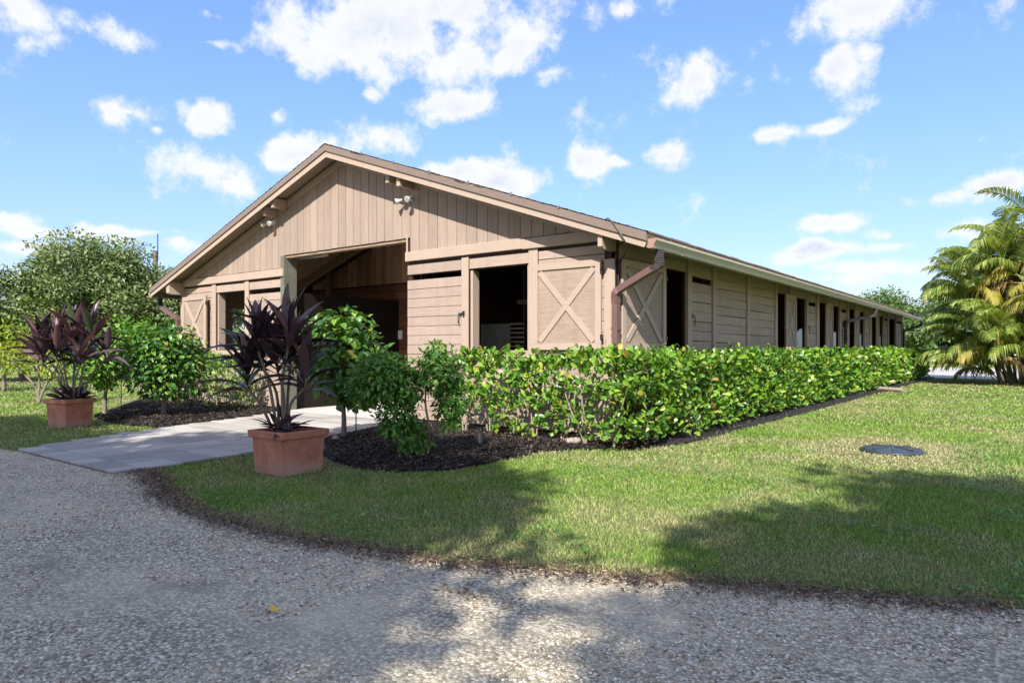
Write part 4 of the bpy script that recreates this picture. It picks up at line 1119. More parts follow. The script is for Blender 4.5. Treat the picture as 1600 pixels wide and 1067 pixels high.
def hedge(label, x0, x1, y0, y1, h, dens, leaf, faces, mat='hedge_leaf', axis='y', sparse=0.0, nparts=250, plants=0.8, group='clipped hedges along the barn', far=None):
    """faces: which sides carry leaves ('x+','y-','top', ...)"""
    o = empty('hedge', ((x0 + x1) / 2, (y0 + y1) / 2, 0), label, 'hedge', group)
    P = []; Nn = []; E = []; S = []
    for fc in faces:
        if fc == 'top': A = (x1 - x0) * (y1 - y0)
        elif fc[0] == 'x': A = (y1 - y0) * h
        else: A = (x1 - x0) * h
        n = int(A * dens)
        u = rng.random(n); v = rng.random(n); dep = rng.random(n) ** 1.6 * .28
        if far:   # thin out and enlarge with distance along y
            yy = y0 + (y1 - y0) * (u if fc[0] == 'x' else v)
            keep = rng.random(n) < np.clip(far / np.maximum(yy, 1), .16, 1); u, v, dep = u[keep], v[keep], dep[keep]; n = len(u)
        if fc == 'top':
            p = np.stack([x0 + (x1 - x0) * u, y0 + (y1 - y0) * v, h - dep * .8], -1); nn = (0, 0, 1)
        elif fc == 'x+': p = np.stack([x1 - dep, y0 + (y1 - y0) * u, h * v], -1); nn = (1, 0, 0)
        elif fc == 'x-': p = np.stack([x0 + dep, y0 + (y1 - y0) * u, h * v], -1); nn = (-1, 0, 0)
        elif fc == 'y-': p = np.stack([x0 + (x1 - x0) * u, y0 + dep, h * v], -1); nn = (0, -1, 0)
        else: p = np.stack([x0 + (x1 - x0) * u, y1 - dep, h * v], -1); nn = (0, 1, 0)
        P.append(p); Nn.append(np.tile(nn, (n, 1)).astype(float)); E.append(dep < .07)
    P = np.concatenate(P); Nn = np.concatenate(Nn); E = np.concatenate(E)
    s = P[:, 1] if axis == 'y' else P[:, 0]
    c = P[:, 0] if axis == 'y' else P[:, 1]
    zf = P[:, 2] / h
    # clipped by hand: bulging faces, uneven top, leggy foot
    P += Nn * ((vnoise(s, P[:, 2] * 1.3, .55, 51) - .5) * .16 - .10 * np.clip(.35 - zf, 0, 1)[:, None].ravel())[:, None]
    P[:, 2] += (vnoise(s, c * 2, .35, 52) - .5) * .08 + (rng.random(len(P)) ** 8) * .13 * (zf > .88)
    low = np.clip((.42 - zf) / .42, 0, 1)
    gap = vnoise(s * 1.0, P[:, 2] * 1.5, .30, 53)
    keep = (rng.random(len(P)) > low * (.55 + .45 * sparse)) & ((gap > .30 * sparse + .12) | (rng.random(len(P)) < .25)) & (P[:, 2] > .10)
    P, Nn, E = P[keep], Nn[keep], E[keep]; n = len(P)
    d = Nn * .45 + rand_dirs(n) * .75 + np.array([0, 0, .55]); up = Nn * .8 + np.array([0, 0, .7]) + rand_dirs(n) * .65
    dist = np.linalg.norm(P - CAMP, axis=1)
    sc = leaf * rng.uniform(.42, 1.3, n) * np.clip(dist / 15, 1, 1.8)
    foliage(o, OBOVATE, 'obovate', P, d, up, sc, mat, nparts, E)
    # woody stems
    L0, L1 = (y0, y1) if axis == 'y' else (x0, x1)
    t = L0 + .25
    while t < L1 - .1:
        cx, cy = ((x0 + x1) / 2 + random.uniform(-.08, .12), t) if axis == 'y' else (t, (y0 + y1) / 2 - .1 + random.uniform(-.12, .08))
        for k in range(random.choice((2, 3, 3))):
            a = random.uniform(0, 6.28); r = random.uniform(.06, .30); zt = h * random.uniform(.6, .85)
            stemtube(o, 'stem', [(cx + .02 * math.cos(a), cy + .02 * math.sin(a), .03), (cx + r * .35 * math.cos(a) + random.uniform(-.03, .03), cy + r * .35 * math.sin(a), zt * .35), (cx + r * .7 * math.cos(a), cy + r * .7 * math.sin(a) + random.uniform(-.04, .04), zt * .7), (cx + r * math.cos(a), cy + r * math.sin(a), zt)], .016, .006, 'bark_pale', 6)
        t += plants * random.uniform(.8, 1.2)
    return o
hedge('glossy green hedge running the length of the barn on the right', -4.50, -3.88, 8.25, 37.6, 1.18, 850, .098, ('x+', 'top', 'y+'), far=17, plants=1.3, nparts=280)
hedge('short leggy hedge with bare stems below the right front window', -7.05, -3.92, 7.62, 8.22, 1.19, 800, .102, ('y-', 'top', 'x+'), axis='x', sparse=.75, plants=.42, nparts=280)
hedge('pale yellow-green low hedge under the left front window', -16.9, -13.0, 7.75, 8.3, 1.12, 520, .085, ('y-', 'top', 'x+'), mat='heart_leaf_light', axis='x', sparse=.6, plants=.6, nparts=120)

def bush(name, label, base, blobs, nleaf, leaf, tm, key, mat, trunk, nparts=220, droop=-.25, tr=.045, group=None, bark='bark_grey', jag=.20):
    """blobs: (dx, dy, z, rx, rz) ellipsoids that make up the crown; trunk: list of stems, each a list of points"""
    o = empty(name, (base[0], base[1], 0), label, 'shrub', group)
    for pts in trunk:
        stemtube(o, 'trunk' if len(trunk) == 1 else 'stem', [(base[0] + a, base[1] + b, z) for a, b, z in pts], tr, tr * .45, bark)
    vol = np.array([b[3] ** 2 * b[4] for b in blobs]); vol /= vol.sum()
    P = []; Nn = []; E = []
    for (dx, dy, z, rx, rz), f in zip(blobs, vol):
        n = int(nleaf * f); u = rand_dirs(n); rr = 1 - rng.random(n) ** 1.7 * .62
        # clumps: push leaves in and out so the outline is uneven
        th = np.arctan2(u[:, 1], u[:, 0]); lump = (vnoise(th * 2 + 9, u[:, 2] * 3 + 9, .7, int(abs(dx * 91 + z * 37)) + 3) - .5) * 2 * jag
        k = rr * (1 + lump) + (rng.random(n) < .05) * rng.uniform(0, .16, n)
        P.append(np.stack([base[0] + dx + u[:, 0] * rx * k, base[1] + dy + u[:, 1] * rx * k, z + u[:, 2] * rz * k], -1)); Nn.append(u); E.append(rr > .86)
        # twigs from the trunk top into the blob
    P = np.concatenate(P); Nn = np.concatenate(Nn); E = np.concatenate(E); n = len(P)
    front = (P[:, :2] - np.array(base[:2])) @ FWD < .12
    d = Nn * .6 + rand_dirs(n) * .6 + np.array([0, 0, droop]); up = Nn * .6 + np.array([0, 0, .85]) + rand_dirs(n) * .45
    foliage(o, tm, key, P, d, up, leaf * rng.uniform(.6, 1.3, n), mat, nparts, E & front)
    for i in range(10):
        b = random.choice(blobs); t = Vector((base[0] + trunk[0][-1][0], base[1] + trunk[0][-1][1], trunk[0][-1][2] * .92))
        u = rand_dirs(1)[0]; e = Vector((base[0] + b[0] + u[0] * b[3] * .75, base[1] + b[1] + u[1] * b[3] * .75, b[2] + u[2] * b[4] * .7))
        stemtube(o, 'branch', [t, t.lerp(e, .5) + Vector((0, 0, .05)), e], tr * .35, tr * .12, bark, 5)
    return o

bush('round_bush', 'round heart-leaved bush on a single trunk in front of the barn doorway', (-7.80, 6.30), [(0, 0, 1.22, .60, .58), (.05, -.05, 1.55, .44, .34), (.1, .1, .85, .45, .38), (-.25, -.15, 1.45, .36, .38)], 2300, .105, HEART, 'heart', 'heart_leaf', [[(0, 0, .0), (.01, 0, .25), (-.01, .01, .5), (.02, 0, .85)]], 260)
bush('leafy_shrub', 'loose many-stemmed shrub in black mulch beside the front hedge', (-5.70, 5.78),
     [(-.36, -.28, .98, .34, .28), (.16, .12, 1.06, .28, .26), (.26, .18, .70, .20, .30), (-.24, -.2, .52, .24, .26), (-.08, -.06, .28, .20, .20), (-.56, -.42, .82, .20, .22), (.12, .08, 1.24, .14, .16), (-.12, -.1, .9, .22, .26)], 6600, .074, OVAL, 'oval', 'shrub_leaf',
     [[(0, 0, 0), (-.05, -.03, .3), (-.12, -.08, .6), (-.2, -.15, .95)], [(.03, .02, 0), (.06, .04, .35), (.03, .0, .7), (.05, .04, 1.1)], [(-.02, .02, 0), (.1, .08, .3), (.16, .11, .65), (.2, .14, .9)], [(.0, -.02, 0), (-.12, -.09, .25), (-.3, -.2, .55), (-.42, -.3, .8)]], 240, tr=.018, jag=.35)
bush('round_bush', 'dense clipped ball bush with a stout trunk left of the paved path', (-12.95, 6.25), [(0, 0, 1.08, .76, .68), (.1, 0, 1.35, .58, .45), (.25, .15, 1.0, .60, .52), (-.2, -.1, 1.2, .55, .5)], 3200, .10, HEART, 'heart', 'heart_leaf', [[(0, 0, 0), (.01, 0, .3), (0, 0, .7)]], 220, tr=.055)
bush('round_bush', 'lighter green bush between the far planter and the clipped ball bush', (-14.5, 5.85), [(.2, .25, 1.35, .62, .58), (-.05, -.1, .95, .50, .42), (.55, .5, 1.5, .45, .40), (-.2, -.15, 1.3, .42, .45)], 2600, .10, HEART, 'heart', 'heart_leaf_light', [[(0, 0, 0), (.01, 0, .35), (.04, .05, .8)]], 160, tr=.05)
bush('yellow_shrub', 'thin-trunked yellow-green shrub on the lawn behind the left planter', (-18.9, 6.15), [(-.5, -.4, 1.15, .7, .38), (.3, .3, 1.0, .55, .40), (-.1, 0, 1.45, .6, .35), (.0, .2, 1.95, .4, .3)], 1500, .10, OVAL, 'oval', 'yellow_shrub_leaf', [[(0, 0, 0), (-.05, -.03, .4), (-.3, -.25, .8), (-.5, -.4, 1.1)], [(0, 0, 0), (.1, .1, .4), (.25, .25, .8), (.35, .35, 1.1)], [(0, 0, 0), (0, .02, .6), (-.05, 0, 1.3)]], 0, tr=.035)
bush('yellow_shrub', 'far yellow-green bush at the left edge of the lawn', (-25.6, 7.4), [(0, 0, 1.5, 1.2, .75), (-1.2, -.8, 1.4, 1.1, .7), (.9, .6, 1.2, .8, .55)], 1600, .16, OVAL, 'oval', 'yellow_shrub_leaf', [[(0, 0, 0), (.05, 0, .6), (0, 0, 1.2)]], 0, tr=.07)

# cordylines in terracotta planters
def planter(label, c, size, h, rot):
    o = empty('terracotta_planter', (c[0], c[1], 0), label, 'planter', 'square terracotta planters flanking the path')
    M = T((c[0], c[1], 0)) @ Matrix.Rotation(rot, 4, 'Z')
    def ring(levels):
        bm = bmesh.new(); rings = []
        for s, z in levels: rings.append([bm.verts.new((sx * s / 2, sy * s / 2, z)) for sx, sy in ((-1, -1), (1, -1), (1, 1), (-1, 1))])
        for a, b in zip(rings[:-1], rings[1:]):
            for k in range(4): bm.faces.new((a[k], a[(k + 1) % 4], b[(k + 1) % 4], b[k]))
        bm.faces.new(rings[0][::-1]); bm.faces.new(rings[-1])
        bmesh.ops.recalc_face_normals(bm, faces=bm.faces)
        ed = [e for e in bm.edges if abs(e.verts[0].co.z - e.verts[1].co.z) > .02 or len(e.link_faces) == 2 and e.link_faces[0].normal.dot(e.link_faces[1].normal) < .5]
        bmesh.ops.bevel(bm, geom=ed, offset=.009, segments=2, affect='EDGES')
        me = bpy.data.meshes.new('planter'); bm.to_mesh(me); bm.free(); return me
    link('body', ring([(size * .88, .002), (size * .95, h - .07)]), 'terracotta', o, mtx=M)
    rim = MB(); s1, s0 = size / 2 + .012, size / 2 - .035
    for a in range(4):
        q = Matrix.Rotation(a * math.pi / 2, 4, 'Z')
        rim.add([q @ Vector(p) for p in ((-s1, -s1, h - .075), (s1, -s1, h - .075), (s0, -s0, h - .075), (-s0, -s0, h - .075), (-s1 - .006, -s1 - .006, h), (s1 + .006, -s1 - .006, h), (s0, -s0, h), (-s0, -s0, h))], [(0, 1, 5, 4), (4, 5, 6, 7), (3, 2, 6, 7), (0, 1, 2, 3)])
    ro = link('rim', rim.mesh('rim'), 'terracotta', o, mtx=M)
    bv = ro.modifiers.new('bevel', 'BEVEL'); bv.width = .008; bv.segments = 2
    link('soil', MB().box(-s0 + .004, s0 - .004, -s0 + .004, s0 - .004, h - .068, h - .045).mesh('soil'), 'soil', o, mtx=M)
    return o
def strap(droop, fold=.22, wmax=.102):
    return leaf_tmpl([(0, .022), (.12, .03), (.3, wmax * .8), (.5, wmax), (.7, wmax * .85), (.87, wmax * .45), (1.0, .0)], fold, droop)
STRAPS = [strap(.08), strap(.22), strap(.42), strap(.7, .3, .10)]
STRAP_ME = [np_mesh('leaf', v, f, True) for v, f in STRAPS]
for me in STRAP_ME: me.materials.append(MATS['cordyline_leaf'])
STRAP_GR = np_mesh('leaf', *STRAPS[1], True); STRAP_GR.materials.append(MATS['cordyline_green'])

def cordyline(label, c, zbase, hubs, leafn, L0, low=22):
    o = empty('cordyline', (c[0], c[1], zbase), label, 'plant', 'dark-leaved cordylines in planters')
    def put(h, d, s, v, green=False):
        up = Vector((0, 0, 1)) - d * d.z
        if up.length < .1: up = Vector((1, 0, 0)).cross(d)
        up = (up.normalized() + Vector((random.uniform(-.5, .5), random.uniform(-.5, .5), random.uniform(-.2, .2)))).normalized()
        sd = up.cross(d).normalized(); n = d.cross(sd)
        M = Matrix(((d.x * s, sd.x * s, n.x * s, h.x), (d.y * s, sd.y * s, n.y * s, h.y), (d.z * s, sd.z * s, n.z * s, h.z), (0, 0, 0, 1)))
        link('leaf', STRAP_GR if green else STRAP_ME[v], None, o, mtx=M)
    for i, (dx, dd, z) in enumerate(hubs):
        top = Vector((c[0] + RGT[0] * dx + FWD[0] * dd, c[1] + RGT[1] * dx + FWD[1] * dd, z))
        foot = Vector((c[0] + RGT[0] * dx * .22 + FWD[0] * dd * .3, c[1] + RGT[1] * dx * .22 + FWD[1] * dd * .3, zbase - .02))
        mid = foot.lerp(top, .55) + Vector((random.uniform(-.04, .04), random.uniform(-.04, .04), 0)) - Vector((RGT[0], RGT[1], 0)) * dx * .12
        stemtube(o, 'cane', [foot, mid, top - Vector((0, 0, .08)), top + Vector((0, 0, .06))], .017, .013, 'cane')
        for k in range(leafn):
            f = k / (leafn - 1); el = R(88 - 60 * f ** 1.4 + random.uniform(-9, 9)); az = k * 2.4 + i + random.uniform(-.35, .35)
            outw = Vector((RGT[0], RGT[1], 0)) * dx * .45
            d = (Vector((math.cos(el) * math.cos(az), math.cos(el) * math.sin(az), math.sin(el))) + outw * .35).normalized()
            h = top + Vector((0, 0, .10 - .24 * f)) + d * .012
            v = 0 if f < .25 else (random.choice((1, 1, 2)) if f < .7 else random.choice((2, 3)))
            put(h, d, L0 * random.uniform(.75, 1.15) * (.8 + .4 * math.sin(f * 2.6)), v, random.random() < .05)
    for k in range(low):
        az = k * 2.4; el = R(random.uniform(5, 65)); d = Vector((math.cos(el) * math.cos(az), math.cos(el) * math.sin(az), math.sin(el)))
        h = Vector((c[0] + random.uniform(-.1, .1), c[1] + random.uniform(-.1, .1), zbase + .03))
        put(h, d, random.uniform(.24, .42), random.choice((0, 1, 2)))
    return o
planter('terracotta planter at the lawn corner, nearest the camera', (-6.30, 4.36), .56, .46, R(2))
cordyline('tall dark purple cordyline growing in the nearest planter', (-6.36, 4.33), .41,
          [(-.26, .0, 1.36), (.07, -.05, 1.40), (-.40, .05, .98), (.22, .05, .98), (-.10, .12, 1.16), (.02, .18, 1.26), (-.30, .2, 1.20)], 18, .49)
planter('terracotta planter left of the paved path', (-13.0, 4.70), .52, .48, R(14))
cordyline('broad dark maroon cordyline growing in the planter left of the path', (-12.98, 4.72), .43,
          [(-.50, .0, 1.15), (-.28, .1, 1.50), (.02, .0, 1.55), (.30, .05, 1.55), (.52, .1, 1.22), (-.05, .2, 1.2), (-.62, .1, 1.38), (.22, -.1, 1.15), (-.2, -.12, 1.25)], 17, .50, 34)

# ------------------------------------------------------------------ trees
def tree(name, label, loc, h, cz, rx, rz, nclump, nleaf, leaf, mat, tr, seed, group=None, cat='tree', bark='bark_grey', clump=.34, squash=.75, ragged=.15, fill=.55):
    r = np.random.default_rng(seed); rd = random.Random(seed)
    o = empty(name, loc, label, cat, group)
    u = norm(r.normal(size=(nclump, 3))); rad = r.random(nclump) ** fill
    C = np.stack([u[:, 0] * rx * rad, u[:, 1] * rx * rad, cz + u[:, 2] * rz * rad * np.where(u[:, 2] < 0, .8, 1)], -1) * np.array([1, 1, 1.0])
    C[:, :2] *= (1 + r.normal(0, ragged, (nclump, 1)))
    C += np.array(loc)
    cr = rx * clump * r.uniform(.6, 1.25, nclump)
    idx = r.integers(0, nclump, nleaf)
    w = norm(r.normal(size=(nleaf, 3))) * (r.random((nleaf, 1)) ** .45)
    P = C[idx] + w * cr[idx][:, None] * np.array([1, 1, squash])
    d = w + norm(r.normal(size=(nleaf, 3))) * .9 + np.array([0, 0, -.15]); up = w * 1.1 + np.array([0, 0, .6]) + norm(r.normal(size=(nleaf, 3))) * .65
    V, F = scatter(DIAMOND, P, d, up, leaf * r.uniform(.6, 1.35, nleaf))
    zmin = .15
    link('crown', np_mesh('crown', V, F), mat, o)
    m = MB(); L = Vector(loc); fork = L + Vector((rd.uniform(-.1, .1) * rx * .3, rd.uniform(-.1, .1) * rx * .3, max(cz - rz * .75, h * .15)))
    m.tube(smooth_path([L, L.lerp(fork, .5) + Vector((rd.uniform(-.05, .05) * tr * 8, 0, 0)), fork], 3), [tr * 1.35] + [tr] * 4 + [tr * .8, tr * .8], 9)
    order = np.argsort(-np.linalg.norm(C - np.array(fork), axis=1))[::max(1, nclump // 14)][:16]
    for k in order:
        e = Vector(C[k]); mid = fork.lerp(e, .5) + Vector((rd.uniform(-.1, .1) * rx, rd.uniform(-.1, .1) * rx, .08 * rz))
        sp = smooth_path([fork, mid, e], 3); m.tube(sp, [tr * .55 * (1 - .85 * i / (len(sp) - 1)) for i in range(len(sp))], 6)
    m.build('trunk', bark, o, True)
    return o
tree('olive_tree', 'big spreading grey-green tree left of the barn', (-32.6, 13.0, 0), 6.6, 3.55, 3.5, 2.6, 110, 62000, .165, 'olive_leaf', .22, 3, 'trees left of the barn', clump=.27)
tree('olive_tree', 'smaller grey-green tree behind the barn\'s left eave', (-31.0, 16.2, 0), 5.4, 2.9, 2.6, 2.2, 60, 22000, .19, 'olive_leaf', .16, 4, 'trees left of the barn', clump=.3)
tree('dark_tree', 'dark feathery tree cut by the left edge of the photo', (-33.5, 8.3, 0), 6.2, 3.6, 2.2, 2.9, 45, 14000, .15, 'oak_leaf', .18, 5, 'trees left of the barn', clump=.28, ragged=.25)
tree('leafy_tree', 'low bright green tree under the big grey-green one', (-34.5, 10.6, 0), 3.4, 1.9, 2.4, 1.4, 30, 9000, .16, 'heart_leaf_light', .12, 6, 'trees left of the barn')
tree('leafy_tree', 'tall tree behind the far end of the barn', (-9.6, 74.0, 0), 7.0, 3.7, 4.9, 3.0, 80, 30000, .32, 'oak_leaf', .3, 7, 'trees beyond the yard road')
tree('leafy_tree', 'darker tree between the barn end and the palm', (-4.2, 80.0, 0), 8.2, 4.4, 4.6, 3.5, 80, 26000, .34, 'dark_leaf', .3, 8, 'trees beyond the yard road')
tree('leafy_tree', 'rounded tree seen just left of the palm', (1.8, 84.0, 0), 7.5, 4.2, 4.4, 3.2, 55, 13000, .34, 'oak_leaf', .3, 9, 'trees beyond the yard road')
tree('leafy_tree', 'distant tree behind the palm fronds', (10.5, 82.0, 0), 8, 4.4, 5.2, 3.6, 55, 13000, .36, 'dark_leaf', .3, 10, 'trees beyond the yard road')
# the trees behind the camera whose shade lies across the drive and lawn
SH = [('shade tree behind the camera shading the right of the lawn', (7.4, -7.6, 0), 14, 10.5, 3.6, 3.7, 21), ('shade tree behind the camera shading the planter and lawn', (-.80, -9.4, 0), 14, 10.5, 3.6, 4.2, 22),
      ('shade tree behind the camera shading the near right of the drive', (7.7, -11.4, 0), 14, 10.5, 3.3, 3.0, 26),
      ('shade tree behind the camera shading the left of the drive', (-7.4, -10.2, 0), 14, 10.5, 3.6, 3.2, 23)]
for lb, lc, h, cz, rx, rz, sd in SH:
    tree('shade_tree', lb, lc, h, cz, rx, rz, 110 if sd == 23 else 300, 32000 if sd == 23 else 62000, .25, 'oak_leaf', .24, sd, 'trees behind the camera', clump=.19, ragged=.0, fill=.36)

def far_wood():
    n = 60000; a = rng.uniform(R(-112), R(30), n); k = rng.random(n)
    rr = rng.uniform(135, 165, n); top = 3.5 + 3.2 * vnoise(a * 60, a * 0, 1.3, 61) + 1.6 * vnoise(a * 260, a * 0, 1.1, 62)
    P = np.stack([np.sin(a) * rr, np.cos(a) * rr, top * k ** .8], -1)
    V, F = scatter(DIAMOND, P, rand_dirs(n), np.tile([0, 0, 1.], (n, 1)) + rand_dirs(n), rng.uniform(.6, 1.3, n))
    tag(link('far_wood', np_mesh('far_wood', V, F), 'oak_leaf'), 'distant line of trees along the horizon', None, None, 'stuff')
far_wood()

# ------------------------------------------------------------------ areca palm
def frond_mesh(L, e0, bend, seed, mat, sag=.35):
    r = random.Random(seed); V = []; F = []
    pts = []; p = Vector((0, 0, 0)); e = e0; n = 18
    for i in range(n + 1):
        pts.append(p.copy()); p = p + Vector((math.cos(e), 0, math.sin(e))) * (L / n); e -= bend / n * (.5 + 1.0 * i / n)
    m = MB(); m.tube(pts, [.022 * (1 - .85 * i / n) + .003 for i in range(n + 1)], 5)
    V = [tuple(v) for v in m.v]; Ft = []
    for f in m.f:
        for k in range(1, len(f) - 1): Ft.append((f[0], f[k], f[k + 1]))
    q = 46
    for i in range(q):
        t = .16 + .84 * i / (q - 1); j = min(int(t * n), n - 1); a = pts[j].lerp(pts[j + 1], t * n - j); tg = (pts[j + 1] - pts[j]).normalized()
        ln = (.62 * math.sin(math.pi * min(1, .18 + t * .80)) ** .7 + .06) * L / 2.2 * r.uniform(.85, 1.1)
        for s in (-1, 1):
            nb = Vector((-tg.z, 0, tg.x))
            d = (tg * .75 + Vector((0, s, 0)) * .85 + nb * .42).normalized()
            mid = a + d * ln * .5; end = a + d * ln * .95 + Vector((0, 0, -sag * ln * r.uniform(.6, 1.5)))
            wv = tg * .027; b = len(V)
            V += [tuple(a - wv * .5), tuple(a + wv * .5), tuple(mid - wv), tuple(mid + wv), tuple(end)]
            Ft += [(b, b + 1, b + 3), (b, b + 3, b + 2), (b + 2, b + 3, b + 4)]
    me = np_mesh('frond', np.array(V), np.array(Ft)); me.materials.append(MATS[mat]); return me
def palm():
    c = Vector((.0, 32.4, 0))
    o = empty('areca_palm', c, 'large clumping palm with arching green and yellowing fronds at the right edge', 'palm')
    FR = [frond_mesh(2.4, R(80), R(100), 1, 'palm_leaf', .35), frond_mesh(2.6, R(70), R(105), 2, 'palm_leaf', .45), frond_mesh(2.2, R(56), R(110), 3, 'palm_leaf', .65), frond_mesh(2.0, R(42), R(110), 4, 'palm_leaf', .85)]
    FY = [frond_mesh(2.0, R(45), R(115), 5, 'palm_leaf_yellow', .8), frond_mesh(1.8, R(20), R(100), 6, 'palm_leaf_yellow', .9)]
    FD = [frond_mesh(1.7, R(10), R(105), 7, 'palm_leaf_dead', 1.0)]
    rd = random.Random(5)
    stems = 27
    for i in range(stems):
        a = i * 2.4; r0 = .25 + 1.35 * math.sqrt(i / stems); lean = r0 * rd.uniform(.5, 1.3)
        ht = rd.uniform(4.2, 5.8) * (1 - .34 * (i / stems)) if i % 4 else rd.uniform(1.0, 2.4)
        foot = c + Vector((math.cos(a) * r0 * .6, math.sin(a) * r0 * .6, 0)); top = foot + Vector((math.cos(a) * lean, math.sin(a) * lean, ht))
        stemtube(o, 'cane', [foot, foot.lerp(top, .5) + Vector((-math.cos(a) * .1, -math.sin(a) * .1, .1)), top], .055, .04, 'cane')
        nf = 8
        for k in range(nf):
            az = a * .3 + k * 2.4 + rd.uniform(-.3, .3); x = rd.random()
            src = FR[min(3, int(k / nf * 4))] if x > .28 else rd.choice(FY)
            if k == nf - 1 and x < .6: src = FD[0]
            s = rd.uniform(.8, 1.15)
            M = T(top + Vector((0, 0, .1 - .05 * k))) @ Matrix.Rotation(az, 4, 'Z') @ Matrix.Rotation(rd.uniform(-.25, .25), 4, 'X') @ Matrix.Diagonal((s, s, s, 1))
            link('frond', src, None, o, mtx=M)
    for k in range(84):   # young suckers round the foot
        az = k * 2.4; M = T(c + Vector((math.cos(az) * (.7 + .018 * k), math.sin(az) * (.7 + .018 * k), .10 + .22 * (k % 11)))) @ Matrix.Rotation(az + rd.uniform(-.6, .6), 4, 'Z') @ Matrix.Diagonal((.95, .95, .95, 1))
        link('frond', rd.choice(FR[1:]), None, o, mtx=M)
palm()

# ================================================================== SMALL THINGS
def manhole():
    o = empty('septic_lid', (MANHOLE[0], MANHOLE[1], 0), 'round black plastic access lid set in the lawn', 'lid')
    m = MB(); n = 32; lv = [(.345, .0), (.345, .035), (.33, .05), (.20, .066), (.0001, .072)]
    V = [(MANHOLE[0] + r * math.cos(2 * math.pi * k / n), MANHOLE[1] + r * math.sin(2 * math.pi * k / n), z) for r, z in lv for k in range(n)]
    F = [(i * n + k, i * n + (k + 1) % n, (i + 1) * n + (k + 1) % n, (i + 1) * n + k) for i in range(len(lv) - 1) for k in range(n)]
    m.add(V, F); m.build('cover', 'lid_plastic', o, False)
    rm = MB(); rm.tube([(MANHOLE[0] + .35 * math.cos(t), MANHOLE[1] + .35 * math.sin(t), .02) for t in np.linspace(0, 2 * math.pi, 41)], .018, 6, cap=False); rm.build('rim', 'lid_plastic', o, True)
    for k in range(8):
        a = k * math.pi / 4 + .2; ca, sa = math.cos(a), math.sin(a)
        MB().bar((MANHOLE[0] + ca * .05, MANHOLE[1] + sa * .05, .074), (MANHOLE[0] + ca * .31, MANHOLE[1] + sa * .31, .060), .02, .016).build('rib', 'lid_plastic', o)
manhole()
def corrugated(label, pts, r):
    sp = smooth_path(pts, 12); m = MB(); m.tube(sp, [r * (1 + (.07 if i % 2 else -.05)) for i in range(len(sp))], 12)
    tag(m.build('drain_pipe', 'drain_pipe', None, False), label, 'pipe', 'drain pipes at the foot of the downspouts')
corrugated('grey-brown corrugated drain pipe at the foot of the corner downspout', [(-4.64, 8.50, .16), (-4.62, 8.36, .11), (-4.72, 8.05, .085), (-4.95, 7.72, .07)], .055)
corrugated('brown drain pipe lying by the far part of the long hedge', [(-3.95, 24.4, .09), (-3.6, 24.25, .08), (-3.15, 24.1, .07)], .06)
def stake(label, x, y, h, lean):
    m = MB(); m.tube([(x, y, -.02), (x + lean, y + lean * .4, h)], [.009, .008], 6); tag(m.build('garden_stake', 'black_metal'), label, 'stake', 'thin stakes beside the bushes')
stake('thin dark stake beside the round bush at the doorway', -7.60, 6.36, .95, .0)
stake('thin dark stake beside the lighter green left bush', -14.15, 6.0, .9, .01)
def spotlight():
    c = Vector((-5.22, 6.25, 0.03)); o = empty('garden_spotlight', c, 'small black garden spotlight on a spike beside the loose shrub', 'spotlight')
    m = MB(); m.tube([c, c + Vector((0, 0, .16))], .012, 6); m.build('spike', 'black_metal', o)
    m = MB(); a = c + Vector((0, 0, .17)); d = Vector((-.5, .55, .66)); m.tube([a - d * .05, a, a + d * .10, a + d * .12], [.02, .04, .055, .058], 12); m.build('head', 'black_metal', o, True)
    m = MB(); m.tube(smooth_path([c + Vector((0, 0, .02)), c + Vector((-.15, -.2, .03)), c + Vector((-.4, -.1, .02)), c + Vector((-.5, .3, .03))], 5), .008, 5); m.build('cord', 'cable_black', o)
spotlight()
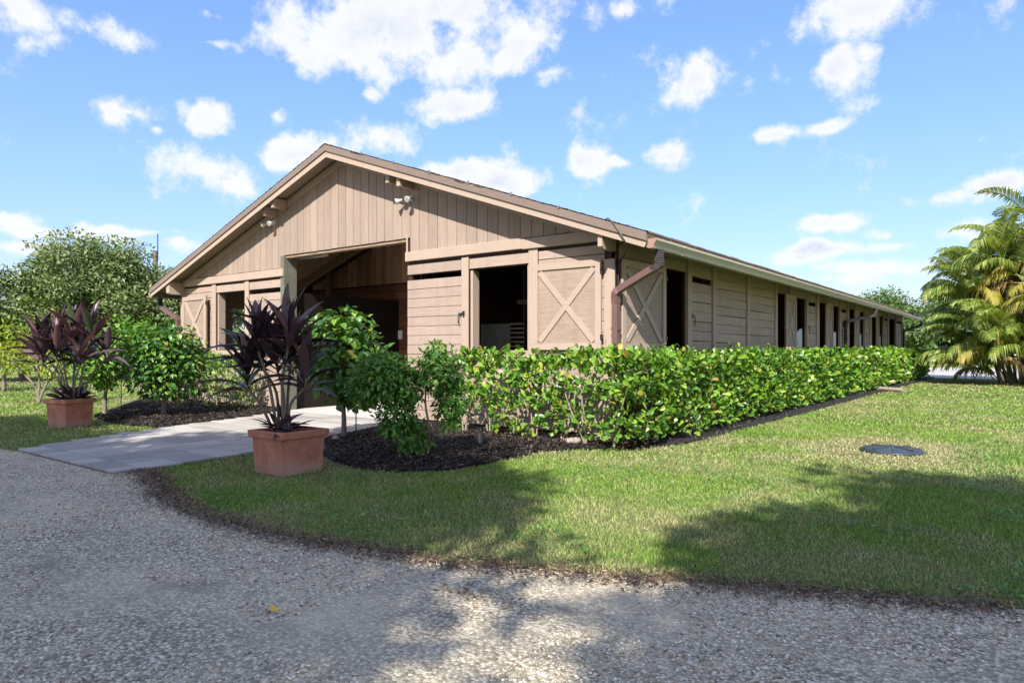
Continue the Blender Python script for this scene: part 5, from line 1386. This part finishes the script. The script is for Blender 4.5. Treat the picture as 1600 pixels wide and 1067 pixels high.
for i, (x, y, s, lb) in enumerate(((-5.78, 5.60, .075, 'larger pale stone at the foot of the loose shrub'), (-5.60, 5.66, .055, 'smaller pale stone at the foot of the loose shrub'), (-7.72, 6.10, .06, 'pale stone at the foot of the doorway bush'))):
    bm = bmesh.new(); bmesh.ops.create_icosphere(bm, subdivisions=2, radius=s)
    for v in bm.verts: v.co *= random.uniform(.82, 1.12); v.co.z *= .6
    me = bpy.data.meshes.new('stone'); bm.to_mesh(me); bm.free()
    tag(link('stone', me, 'stone', loc=(x, y, .075)), lb, 'stone')
def single_leaf(lb, x, y, s, mat, a):
    me = np_mesh('fallen_leaf', HEART[0], HEART[1]); tag(link('fallen_leaf', me, mat, loc=(x, y, .035), rot=(.25, .15, a), scale=(s, s, s)), lb, 'leaf')
single_leaf('bright yellow fallen leaf on the shaded gravel', -2.98, 1.95, .055, 'yellow_leaf', .5)
single_leaf('orange-yellow fallen leaf at the lawn edge beside the weeds', -1.05, 3.80, .05, 'yellow_leaf', 2.0)
# utility pole
pl = empty('utility_pole', (-40.8, 19.2, 0), 'weathered wooden utility pole behind the grey-green tree', 'pole')
m = MB(); m.tube([(-40.8, 19.2, 0), (-40.8, 19.2, 7.1)], [.17, .13], 10); m.build('shaft', 'pole_wood', pl)
m = MB(); m.tube([(-40.72, 19.3, 6.6), (-40.72, 19.3, 8.1)], .03, 6); m.build('top_pin', 'black_metal', pl)
# far fence, gate pillar and overhead wire beyond the yard
fn = empty('rail_fence', (-3, 63, 0), 'pale post and rail fence beyond the yard road', 'fence')
for k in range(16):
    board('post', fn, -24 + k * 2.6 - .06, -24 + k * 2.6 + .06, 63.0, 63.12, 0, 1.05, 'fence_white')
for z in (.50, .95):
    board('rail', fn, -24.2, 15.2, 62.94, 62.99, z - .05, z + .05, 'fence_white')
gp = empty('gate_pillar', (-3.25, 60.5, 0), 'white pillar in front of the far fence', 'pillar')
board('shaft', gp, -3.6, -2.9, 60.2, 60.8, 0, 1.35, 'mailpost_white'); board('cap', gp, -3.68, -2.82, 60.12, 60.88, 1.351, 1.45, 'mailpost_white')
MB().prism([(-3.55, 60.25, 1.451), (-2.95, 60.25, 1.451), (-3.25, 60.5, 1.75)], (0, .5, 0)).build('finial', 'mailpost_white', gp)
wr = MB(); wr.tube([(-30, 66, 2.95), (-10, 66, 2.8), (20, 66, 2.9)], .018, 5); tag(wr.build('overhead_wire', 'steel'), 'thin pale wire crossing in front of the trees behind the yard', 'wire')
